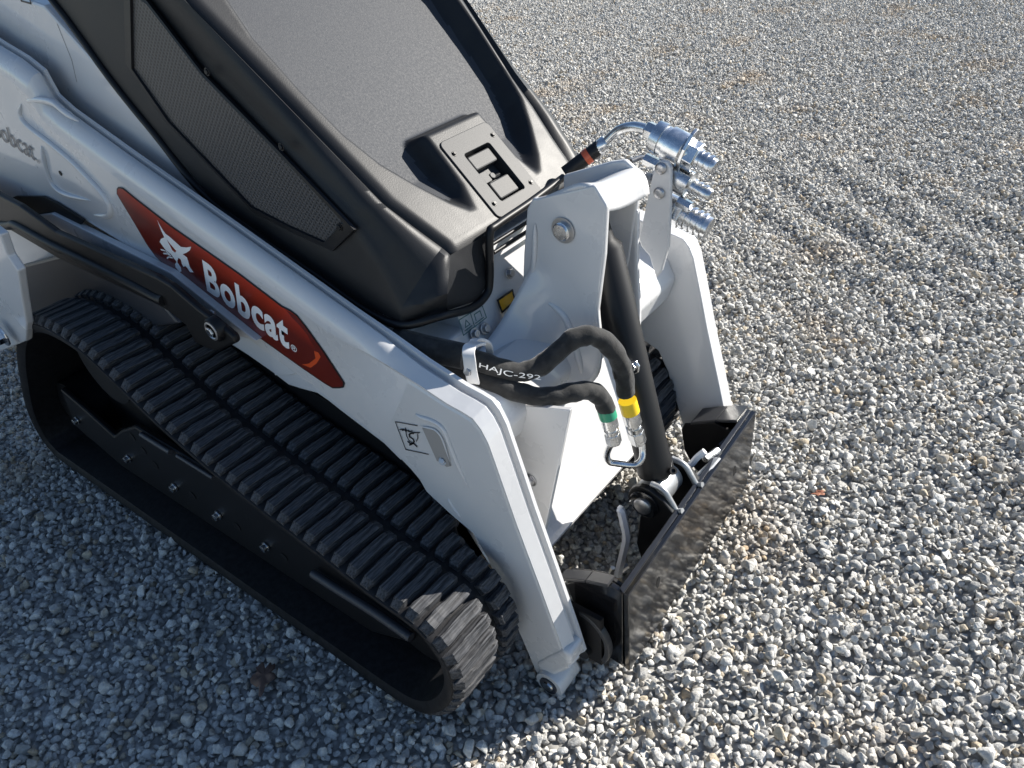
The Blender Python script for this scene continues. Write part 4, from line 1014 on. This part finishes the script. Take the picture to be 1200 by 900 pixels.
# ------------------------------------------------------------------ auxiliary couplers
def make_couplers():
    br = [(-0.7309,0.17,0.9728), (-0.7254,0.17,0.9897), (-0.7142,0.17,1.0001), (-0.6989,0.17,0.9988), (-0.6909,0.17,0.9877), (-0.6892,0.17,0.8915), (-0.6902,0.17,0.8137), (-0.7046,0.17,0.7533), (-0.7166,0.17,0.7336), (-0.7234,0.17,0.7488), (-0.7347,0.17,0.7836), (-0.7539,0.17,0.7999), (-0.7626,0.17,0.8183), (-0.7453,0.17,0.9002)]
    b = MB().prism(br, (0, 0.012, 0)).build('coupler_bracket', M['white'], loader, bev=0.003)
    for q in [(-0.7113,0.169,0.985), (-0.7136,0.169,0.9322)]: MB().lathe(q, (0, -1, 0), [(0, 0.0125), (0.004, 0.0125), (0.007, 0.009), (0.008, 0.003)], 18).build('bolt', M['zinc_dull'], b, smooth=50)
    sh = [(-0.7866,0.175,0.7698), (-0.7569,0.175,0.8073), (-0.7293,0.175,0.7929), (-0.7193,0.175,0.7327), (-0.7272,0.175,0.7093), (-0.7636,0.175,0.6668), (-0.7774,0.175,0.7076)]
    AX = V([(-0.6248,0.22,0.9929)][0])-V([(-0.7105,0.22,1.0197)][0]); AX.normalize()
    def coupler(name, p0, p1, prof, hexes, n=26, y=0):
        p0, p1 = V(p0), V(p1); d = p1-p0; L = d.length
        o = MB().lathe(p0, d, [(a*L, r*1.14) for a, r in prof], n).build(name, M['zinc'], b, smooth=38)
        for a0, a1, r in hexes:
            MB().lathe(p0+d*a0, d, [(0, r*1.14), ((a1-a0)*L, r*1.14)], 6, 0.3).build('hex_nut', M['zinc'], o, bev=0.0015)
        return o
    rib = lambda a0, a1, r, k: [(a0+(a1-a0)*(i+f)/k, r*(1.0 if f in (0, .55) else 0.86)) for i in range(k) for f in (0, .55, .56, .98)]
    u0, u1 = [(-0.7548,0.215,1.0333), (-0.6163,0.215,0.9836)]
    coupler('coupler', u0, u1, [(0, 0.020), (0.02, 0.028), (0.16, 0.030), (0.17, 0.027), (0.24, 0.027), (0.25, 0.031), (0.50, 0.031), (0.53, 0.026), (0.72, 0.020)]+rib(0.73, 0.98, 0.0185, 3)+[(1.0, 0.014)], [(0.57, 0.72, 0.027)])
    fl0 = V(u0).lerp(V(u1), 0.53); dd = (V(u1)-V(u0)).normalized()
    e1 = dd.cross(Vector((0, 1, 0))).normalized(); e2 = dd.cross(e1)
    pts = []
    for a, r in ((0, .054), (18, .050), (60, .034), (110, .034), (160, .034), (200, .040), (250, .034), (300, .034), (342, .050)):
        pts.append(fl0+(e1*-cos(radians(a))+e2*sin(radians(a)))*r)
    if pts[0].z < fl0.z: pts = [fl0-(p-fl0) for p in pts]
    MB().prism(pts, dd*0.007).build('collar_plate', M['zinc'], b, bev=0.0012)
    m0, m1 = [(-0.7451,0.215,0.9664), (-0.6212,0.215,0.9238)]
    coupler('coupler', m0, m1, [(0, 0.018), (0.02, 0.024), (0.62, 0.024), (0.64, 0.018)]+rib(0.66, 0.97, 0.0150, 3)+[(1.0, 0.011)], [(0.44, 0.60, 0.0215)])
    l0, l1 = [(-0.7514,0.215,0.8938), (-0.6201,0.215,0.8526)]
    coupler('coupler', l0, l1, [(0, 0.020), (0.03, 0.027), (0.42, 0.027), (0.44, 0.022), (0.56, 0.022)]+rib(0.57, 0.97, 0.0245, 4)+[(1.0, 0.021)], [(0.40, 0.54, 0.0275)])
    MB().lathe([(-0.6858,0.2,0.9089)][0], dd, [(0, .012), (.03, .012)], 6).build('hex_nut', M['zinc'], b)
    # elbow, black hose and red band feeding the upper coupler
    MB().tube([(-0.7432,0.215,1.0381), (-0.7708,0.215,1.0436), (-0.8028,0.215,1.0452), (-0.8355,0.215,1.0343), (-0.8577,0.21,1.015), (-0.872,0.205,0.9982)], 0.0098, 14, 6).build('elbow_pipe', M['zinc'], b, smooth=60)
    MB().lathe([(-0.7412,0.215,1.0349)][0], V([(-0.7828,0.215,1.0475)][0])-V([(-0.7412,0.215,1.0349)][0]), [(0, .018), (.030, .018), (.034, .012)], 6).build('hex_nut', M['zinc'], b, bev=0.001)
    a, c = [V(q) for q in [(-0.8642,0.21,1.0087), (-0.8842,0.2,0.9889)]]
    MB().lathe(a, c-a, [(0, .0125), (.004, .0155), (.028, .0155), (.030, .014)], 18).build('crimped_ferrule', M['zinc'], b, smooth=40)
    a, c = [V(q) for q in [(-0.8785,0.205,0.9955), (-0.9163,0.17,0.962)]]
    MB().tube([a, a.lerp(c, .5), c, c+(c-a)*0.5], 0.0165, 16, 4).build('hydraulic_hose', M['hose'], b, smooth=60)
    MB().cyl(a.lerp(c, .44), a.lerp(c, .66), 0.0172, 18).build('red_band', M['red_band'], b, smooth=40)
    MB().tube([(-0.7921,0.19,0.9807), (-0.779,0.21,0.9833), (-0.7574,0.215,0.9756), (-0.7411,0.215,0.9651)], 0.0055, 10, 5).build('small_line', M['zinc_dull'], b, smooth=60)
    MB().lathe([(-0.7654,0.2,0.9867)][0], (1, 0, -.3), [(0, .013), (.035, .013)], 6).build('hex_nut', M['zinc'], b)
    MB().lathe([(-0.7752,0.19,0.9219)][0], (0.6, 0, 0.8), [(0, .015), (.04, .015)], 6).build('hex_nut', M['zinc_dull'], b)
make_couplers()

# ------------------------------------------------------------------ attachment plate
def make_plate():
    ob = MB()
    n0, n1 = Vector((-0.503, -0.3195, 0.305)), Vector((-0.527, 0.374, 0.300))
    b0, b1 = Vector((-0.500, -0.318, 0.055)), Vector((-0.524, 0.362, 0.052))
    ob.prism([n0, n1, b1, b0], (-0.012, 0, 0))
    plate = ob.build('attachment_plate', M['gloss_black'], loader, bev=0.0015)
    # turned-back top rim
    MB().prism([n0+Vector((-.0125, 0, 0)), n1+Vector((-.0125, 0, 0)), n1+Vector((-0.024, -0.004, 0.004)), n0+Vector((-0.024, 0.004, 0.004))], (0, 0, -0.010)).build('top_rim', M['gloss_black'], plate, bev=0.002)
    MB().prism([b0+Vector((-.0125, 0, 0.002)), b1+Vector((-.0125, 0, 0.002)), b1+Vector((-0.09, 0, 0.012)), b0+Vector((-0.09, 0, 0.012))], (0, 0, 0.010)).build('bottom_rim', M['gloss_black'], plate, bev=0.002)
    # latch slots
    for (u, v) in ((775, 684), (861, 552)):
        pass
    for c in [(-0.499,-0.1845,0.2092)] + [(-0.521,0.2489,0.1938)]:
        c = V(c); pts = [c+Vector((0.0012, 0.0085*sin(a), 0.017*cos(a))) for a in [2*pi*k/16 for k in range(16)]]
        pts = [Vector((n0.x+(p.y+0.3195)*(-0.0346)+0.0005, p.y, p.z)) for p in pts]
        MB().prism(pts, (0.001, 0, 0)).build('latch_slot', M['dark'], plate)
    # end and inner gussets, mirrored about the middle
    def gus(y, th, pts, nm='end_gusset', mat='gloss_black'):
        sx = -0.0346*(y+0.3195)-0.002
        pts = [(x+sx, z) for x, z in pts]
        MB().prism([(x, y, z) for x, z in pts], (0, th, 0)).build(nm, M[mat], plate, bev=0.002)
    end = [(-0.515, 0.060), (-0.515, 0.300), (-0.545, 0.306), (-0.600, 0.285), (-0.655, 0.240), (-0.640, 0.195), (-0.600, 0.13), (-0.575, 0.075)]
    for y, th in ((-0.318, 0.012), (0.350, 0.012)): gus(y, th, end)
    inner = [(-0.516, 0.070), (-0.516, 0.27), (-0.58, 0.285), (-0.665, 0.245), (-0.672, 0.225), (-0.66, 0.16), (-0.63, 0.11), (-0.57, 0.07)]
    for y, th in ((-0.285, 0.010), (0.295, 0.010)): gus(y, th, inner, 'inner_gusset', 'satin_black')
    # flat strips closing the tops of the end pockets
    for s_ in (-1, 1):
        ya, yb = (-0.330, -0.300) if s_ < 0 else (0.29, 0.362)
        MB().prism([(-0.545, ya, 0.312), (-0.545, yb, 0.312), (-0.598, yb, 0.292), (-0.598, ya, 0.292)], (0, 0, 0.009)).build('pocket_strip', M['edge_grey'], plate, bev=0.002)
        MB().prism([(-0.599, ya, 0.2915), (-0.599, yb, 0.2915), (-0.668, yb, 0.255), (-0.668, ya, 0.255)], (0, 0, 0.009)).build('pocket_strip', M['edge_grey'], plate, bev=0.002)
    # curved hook straps and pin tube towards each arm foot
    for s_ in (-1, 1):
        c = Vector((-0.592, 0, 0.125))
        ys = (-0.352, -0.312) if s_ < 0 else (0.352,)
        for y in ys:
            arc = []
            for k in range(13):
                a = radians(-35+10.5*k)
                arc.append((c.x+0.072*cos(a)-0.01, c.z+0.085*sin(a)+0.01))
            for k in range(12, -1, -1):
                a = radians(-35+10.5*k)
                arc.append((c.x+0.060*cos(a)-0.01, c.z+0.073*sin(a)+0.01))
            MB().prism([(x, y, z) for x, z in arc], (0, 0.016, 0)).build('hook_strap', M['edge_grey'], plate, bev=0.002)
        MB().cyl((c.x, s_*0.30, c.z-0.02), (c.x, s_*0.366, c.z-0.02), 0.018, 20).build('pin_tube', M['satin_black'], plate, smooth=40)
        MB().box((-0.60, s_*0.345, 0.15), (0.10, 0.012, 0.15)).build('pocket_wall', M['dark'], plate)
    # centre ears around the cylinder eye
    ear = []
    for k in range(11):
        a = radians(75+18*k); ear.append((-0.604+0.045*cos(a), 0.302+0.045*sin(a)))
    ear = ear+[(-0.625, 0.16), (-0.60, 0.07), (-0.517, 0.07), (-0.517, 0.285), (-0.56, 0.33)]
    for y in (-0.070, 0.052):
        MB().prism([(x, y, z) for x, z in ear], (0, 0.016, 0)).build('centre_ear', M['satin_black'], plate, bev=0.003)
    MB().box((-0.535, -0.01, 0.18), (0.03, 0.30, 0.16)).build('centre_block', M['dark'], plate)
    pc = Vector((-0.604, -0.071, 0.302))
    MB().lathe(pc, (0, -1, 0), [(0, .036), (.006, .036), (.008, .032)], 24).build('ear_ring', M['gloss_black'], plate, smooth=40)
    MB().lathe(pc, (0, -1, 0), [(.002, .021), (.014, .021), (.017, .017), (.017, .001)], 20).build('pivot_pin', M['zinc_dull'], plate, smooth=40)
    MB().lathe(pc+Vector((-.028, 0, -.004)), (0, -1, 0), [(0, .006), (.012, .006)], 6).build('bolt', M['zinc'], plate)
    MB().cyl((-0.604, -0.05, 0.302), (-0.604, 0.05, 0.302), 0.018, 18).build('pivot_pin', M['zinc_dull'], plate, smooth=40)
    # silver clevis of the cylinder eye
    d = (CB-CT).normalized(); R3 = d.to_track_quat('Z', 'Y').to_matrix()
    cv = MB().lathe((-0.604, -0.040, 0.305), (0, 1, 0), [(0, .036), (.002, .039), (.078, .039), (.080, .036)], 28)
    cv.build('cylinder_eye', M['silver_paint'], plate, smooth=40)
    MB().lathe([(-0.5692,-0.01,0.3695)][0], (0.62, -0.35, 0.7), [(-0.004, .009), (0.006, .009), (0.006, .005), (0.002, .004)], 16).build('grease_cap', M['dark'], plate)
    for y in (-0.052, 0.048):
        MB().tube([(-0.600, y, 0.350), (-0.568, y, 0.345), (-0.548, y, 0.318), (-0.535, y, 0.30), (-0.520, y, 0.306)], 0.007, 8, 5).build('ear_edge', M['silver_paint'], plate, smooth=60)  # silver colour paints in the light along the black ears' edges
    # latch levers
    lev = [(-0.6641,-0.085,0.2627), (-0.6573,-0.085,0.2608), (-0.6487,-0.088,0.2318), (-0.6395,-0.092,0.195), (-0.6417,-0.1,0.1514), (-0.6515,-0.112,0.069)]
    MB().tube(lev, 0.0105, 6, 3).build('latch_lever', M['bright_bar'], plate, smooth=20)
    MB().lathe([(-0.6575,-0.11,0.0695)][0], (0.3, 1, 0.1), [(0, .010), (.035, .010)], 8).build('lever_stud', M['zinc'], plate)
    MB().lathe([(-0.6659,-0.12,0.0739)][0], (0.2, 0.2, 1), [(0, .007), (.02, .007)], 6).build('lever_bolt', M['zinc'], plate)
    lev2 = [(-0.5889,0.1,0.2869), (-0.5786,0.11,0.295), (-0.5691,0.12,0.3135), (-0.5552,0.13,0.3311)]
    MB().tube(lev2, 0.0085, 8, 4).build('latch_lever', M['bright_bar'], plate, smooth=20)
    MB().prism([(-0.5551,0.06,0.2767), (-0.534,0.09,0.2987), (-0.5262,0.15,0.3107), (-0.5409,0.15,0.304), (-0.5517,0.1,0.2961), (-0.5604,0.06,0.2932)], (0.005, 0, -0.002)).build('latch_link', M['silver_paint'], plate, bev=0.001)
    MB().lathe([(-0.5537,0.13,0.3077)][0], (0.2, 1, -0.1), [(0, .009), (.05, .009)], 10).build('lever_stud', M['zinc'], plate)
    MB().prism([(-0.5589,0.22,0.2887), (-0.5517,0.34,0.2718), (-0.5369,0.34,0.261), (-0.5401,0.22,0.2776)], (0.004, 0, -0.008)).build('latch_wedge', M['grey_plate'], plate, bev=0.001)
    MB().prism([(-0.5347,-0.22,0.2946), (-0.5405,-0.18,0.2854), (-0.5319,-0.18,0.2718), (-0.5285,-0.22,0.2878)], (0.004, 0, -0.01)).build('latch_wedge', M['zinc_dull'], plate, bev=0.001)
M['silver_paint'] = simple('worn_silver_paint', (0.42, 0.43, 0.44), 0.42, 0.6, 0, 80, 0.2, 0.0006, var=(30, 0.8, 1.15))
make_plate()

# ------------------------------------------------------------------ tracks
OUT = [(-2.45, 0.0), (-2.24, 0.0), (-1.85, 0.0), (-1.5, 0.0), (-1.17, 0.0), (-0.93, 0.0), (-0.83, 0.018), (-0.757, 0.075), (-0.702, 0.165), (-0.682, 0.25),
       (-0.700, 0.330), (-0.760, 0.388), (-0.884, 0.408), (-1.02, 0.436), (-1.19, 0.468), (-1.347, 0.503), (-1.52, 0.560), (-1.66, 0.625), (-1.77, 0.672), (-1.89, 0.690),
       (-2.01, 0.684), (-2.12, 0.648), (-2.22, 0.580), (-2.32, 0.484), (-2.42, 0.36), (-2.505, 0.24), (-2.545, 0.14), (-2.54, 0.06), (-2.50, 0.018)]
def closed_curve(pts, n):
    P = [Vector((x, 0, z)) for x, z in pts]; m_ = len(P); fine = []
    for i in range(m_):
        a, b, c, d = P[i-1], P[i], P[(i+1) % m_], P[(i+2) % m_]
        for k in range(12):
            t = k/12
            fine.append(0.5*((2*b)+(c-a)*t+(2*a-5*b+4*c-d)*t*t+(3*b-a-3*c+d)*t**3))
    L = [0]
    for i in range(len(fine)): L.append(L[-1]+(fine[(i+1) % len(fine)]-fine[i]).length)
    tot = L[-1]; out = []; j = 0
    for i in range(n):
        s = tot*i/n
        while L[j+1] < s: j += 1
        t = (s-L[j])/(L[j+1]-L[j]); out.append(fine[j].lerp(fine[(j+1) % len(fine)], t))
    return out, tot
_, TOT = closed_curve(OUT, 10)
NL = int(round(TOT/0.0405))
LUGH = 0.020
def lug_mesh(flip, seed):
    """one tread bar: tapered rubber block with a scalloped outer end"""
    R_ = random.Random(seed)
    bm = bmesh.new()
    L, w0, w1 = 0.124, 0.0152, 0.0124
    n = 9; rings = []
    for i in range(n+1):
        u = i/n
        y = -L/2+L*u
        jag = R_.uniform(-0.0012, 0.0012)
        h = LUGH*(1 if 0.04 < u < 0.97 else 0.72)+R_.uniform(-0.0007, 0.0007)
        if i == 0: h = LUGH*0.35; 
        k = 1.0 if i not in (0, n) else 0.82
        sh = 0.004*math.sin(u*5+seed)*0.35
        ring = [(-w0*k+sh, y, -0.004), (-w1*k+sh+jag, y, h-0.0015), (-w1*k*0.8+sh, y, h), (sh, y, h-0.0012), (w1*k*0.8+sh, y, h), (w1*k+sh+jag, y, h-0.0015), (w0*k+sh, y, -0.004)]
        rings.append([bm.verts.new(p) for p in ring])
    for a, b in zip(rings, rings[1:]):
        for k in range(6): bm.faces.new((a[k], a[k+1], b[k+1], b[k]))
    bm.faces.new(rings[0]); bm.faces.new(rings[-1][::-1])
    if flip:
        for v in bm.verts: v.co.y = -v.co.y
    bmesh.ops.recalc_face_normals(bm, faces=bm.faces)
    me = bpy.data.meshes.new('lug'); bm.to_mesh(me); bm.free(); me.materials.append(M['lug'])
    return me
LUGS = {f: [lug_mesh(f, s) for s in range(6)] for f in (False, True)}

def make_track(side):
    P, _ = closed_curve(OUT, NL*3)
    if side > 0: P = [p+Vector((-0.06, 0, 0)) for p in P]
    n = len(P)
    T = [(P[(i+1) % n]-P[i-1]).normalized() for i in range(n)]
    N_ = [Vector((t.z, 0, -t.x)) for t in T]      # outward
    ctr = sum(P, Vector())/n
    yc = -0.508 if side < 0 else 0.375
    # belt: cross-section with thin edge beads, stepped between tread bars
    def tuck(x):
        if side > 0: return 1.0
        q = min(1, max(0, (x+0.93)/0.13)); return 1-0.56*q*q*(3-2*q)
    rows = []
    for i in range(n+1):
        p, o_ = P[i % n], N_[i % n]
        if o_.dot(p-ctr) < 0: o_ = -o_
        rows.append([p+o_*h+Vector((0, yc+(y*tuck(p.x) if y > 0.02 else y), 0)) for y, h in ((-0.137, -0.030), (-0.137, -0.020), (-0.131, -0.0165), (-0.02, -0.0195), (0, -0.0215), (0.02, -0.0195), (0.131, -0.0165), (0.137, -0.020), (0.137, -0.030), (0.129, -0.046), (0.03, -0.050), (-0.03, -0.050), (-0.129, -0.046))])
    mb = MB().loft(rows, closed=True)
    track = mb.build('rubber_track', M['belt'], loader, smooth=40, weld=0.0005)
    hidden = MB()
    for j in range(NL):
        for half in (0, 1):
            i = (3*j+(1 if half else 0)) % n
            p, t, o_ = P[i], T[i], N_[i]
            if o_.dot(p-ctr) < 0: o_ = -o_
            y = yc+(-0.072 if half == 0 else 0.072)
            me = LUGS[bool(half)][(j*7+half*3) % 6]
            pos = Vector((p.x, y, p.z))-o_*LUGH*0.98
            xa = Vector((0, 1, 0)).cross(o_)
            R_ = Matrix((xa, Vector((0, 1, 0)), o_)).transposed().to_4x4()
            R_.translation = pos
            # tread bars the photograph can show: the top run and the front wrap of the near track, the front of the far one
            if half: R_ = R_ @ Matrix.Translation((0, -0.072*(1-tuck(p.x))+0.004*(1-tuck(p.x)), 0)) @ Matrix.Scale(tuck(p.x), 4, (0, 1, 0))
            vis = (p.z > 0.40 and p.x > -2.2) or (p.x > -0.80 and p.z > 0.03) if side < 0 else (p.x > -1.0 and p.z > 0.03)
            if vis:
                o = bpy.data.objects.new('lug', me); COL.objects.link(o); o.parent = track
                o.matrix_basis = R_ @ Matrix.Rotation(random.uniform(-0.012, 0.012), 4, 'Z')
            else:
                hidden.add([R_ @ v.co for v in me.vertices], [tuple(f.vertices) for f in me.polygons])
            if half == 0 and random.random() < 0.5 and vis and side < 0:
                pass
    h = hidden.build('lower_lugs', M['lug'], track, fix=False); h['kind'] = 'stuff'
    # drive lugs on the inside would sit on the rollers; frame, rollers, idlers
    fr = [(-2.30, 0.325), (-2.18, 0.29), (-2.05, 0.245), (-1.97, 0.30), (-1.86, 0.36), (-1.5, 0.36), (-1.15, 0.33), (-0.95, 0.31), (-0.86, 0.26), (-0.88, 0.17), (-1.02, 0.105), (-2.1, 0.105), (-2.34, 0.165)]
    yo = -0.585 if side < 0 else 0.47
    y0 = yo; th = -side*0.02
    f = MB().prism([(x, y0, z) for x, z in fr], (0, th, 0)).build('track_frame', M['satin_black'], loader, bev=0.006)
    MB().prism([(x, yo-side*0.085, z) for x, z in ((-2.2, 0.30), (-2.0, 0.5), (-1.5, 0.42), (-0.9, 0.32), (-0.8, 0.22), (-0.9, 0.12), (-2.2, 0.12))], (0, -side*0.12, 0)).build('track_carrier', M['dark'], f)
    if side < 0:
        for q in [(-2.2812,-0.6,0.2131), (-2.0053,-0.6,0.1837), (-1.7636,-0.6,0.1898), (-1.5621,-0.6,0.1911), (-1.3649,-0.6,0.1893)]:
            q = V(q)
            MB().lathe(q+Vector((0, 0.016, 0)), (0, -1, 0), [(0, .010), (.003, .0135), (.006, .0135), (.0065, .010), (.016, .010), (.017, .008)], 14).build('roller_bolt', M['zinc'], f, smooth=35)
        for q in [(-1.9022,-0.586,0.3071), (-1.8688,-0.586,0.2729), (-1.8321,-0.586,0.237), (-1.6724,-0.586,0.2023), (-1.4827,-0.586,0.1916), (-1.2969,-0.586,0.1896)]:
            MB().lathe(q, (0, -1, 0), [(0, .013), (.0008, .013)], 14).build('frame_hole', M['dark'], f)
        MB().tube([(-1.8095,-0.592,0.3595), (-1.7133,-0.592,0.3578), (-1.674,-0.592,0.358)], 0.008, 10, 2).build('tension_rod', M['grey_plate'], f, smooth=50)
        MB().tube([(-1.6414,-0.592,0.3613), (-1.4895,-0.592,0.3593)], 0.006, 10, 1).build('tension_rod', M['grey_plate'], f, smooth=50)
        MB().tube([(-1.1596,-0.6,0.2317), (-1.0649,-0.6,0.2325), (-0.9568,-0.6,0.235), (-0.853,-0.6,0.2282)], 0.011, 12, 3).build('grease_ram', M['grey_plate'], f, smooth=50)
    for x, r in ((-2.02, .075), (-1.78, .075), (-1.57, .075), (-1.37, .075), (-1.15, .075)):
        MB().lathe((x, yo-side*0.03, 0.125), (0, -side, 0), [(0, r*0.5), (.004, r), (.07, r), (.072, r*.5)], 26).build('roller', M['dark'], f, smooth=40)
    MB().lathe((-0.88, yo-side*0.025, 0.215), (0, -side, 0), [(0, .03), (.004, .12), (.10, .12), (.102, .03)], 34).build('front_idler', M['dark'], f, smooth=40)
    MB().lathe((-2.36, yo-side*0.025, 0.19), (0, -side, 0), [(0, .03), (.004, .11), (.10, .11), (.102, .03)], 34).build('rear_idler', M['dark'], f, smooth=40)
    MB().lathe((-1.98, yo-side*0.025, 0.50), (0, -side, 0), [(0, .03), (.004, .12), (.10, .12), (.102, .03)], 34).build('drive_sprocket', M['dark'], f, smooth=40)
make_track(-1)
make_track(1)

# ================================================================== FALLEN LEAVES
def leaf_mat(name, a, b):
    mt, nt, bs = new_mat(name)
    nz = noise(nt, 40, 4)
    r = ramp(nt, nz.outputs[0], [(0.3, a), (0.7, b)])
    nt.links.new(r.outputs[0], bs.inputs['Base Color']); bs.inputs['Roughness'].default_value = 0.7
    return mt
M['leaf'] = leaf_mat('dry_brown_leaf', (0.085, 0.050, 0.035), (0.20, 0.12, 0.085))
M['leaf_red'] = leaf_mat('dry_reddish_leaf', (0.20, 0.07, 0.04), (0.36, 0.15, 0.08))
def leaf(c, size, rz, mat, label, lobes=5):
    c = V(c); bm = bmesh.new(); pts = []
    n = 40
    for k in range(n):
        a = 2*pi*k/n
        r = size*(0.50+0.42*abs(sin(a*lobes/2+0.4))**1.4+0.08*sin(a*9))*(1.35 if abs(a-pi) < 2.3 else 1)
        pts.append((r*cos(a)*1.25, r*sin(a)*0.7))
    ctr = bm.verts.new((0, 0, size*0.10))
    mid = [bm.verts.new((x*0.5, y*0.5, size*(0.05+0.10*sin(3*math.atan2(y, x)+1)))) for x, y in pts]
    out_ = [bm.verts.new((x, y, size*(0.12+0.16*sin(2*math.atan2(y, x))+random.uniform(-.03, .03)))) for x, y in pts]
    for k in range(n):
        bm.faces.new((ctr, mid[k], mid[(k+1) % n])); bm.faces.new((mid[k], out_[k], out_[(k+1) % n], mid[(k+1) % n]))
    me = bpy.data.meshes.new('fallen_leaf'); bm.to_mesh(me); bm.free(); me.materials.append(mat); me.shade_smooth()
    o = bpy.data.objects.new('fallen_leaf', me); COL.objects.link(o)
    o.location = c; o.rotation_euler = (random.uniform(-.15, .15), random.uniform(-.15, .15), rz)
    sd = o.modifiers.new('thick', 'SOLIDIFY'); sd.thickness = 0.0008
    o['label'] = label; o['category'] = 'leaf'; o['group'] = 'dead leaves on the gravel'
    return o
leaf([(-1.1979,-0.7769,0.028)][0], 0.036, radians(140), M['leaf'], 'brown dried leaf with ragged lobes on the shaded gravel beside the near track')
leaf([(-0.3572,0.4628,0.026)][0], 0.015, radians(40), M['leaf_red'], 'small reddish dead leaf on sunlit gravel right of the black plate')
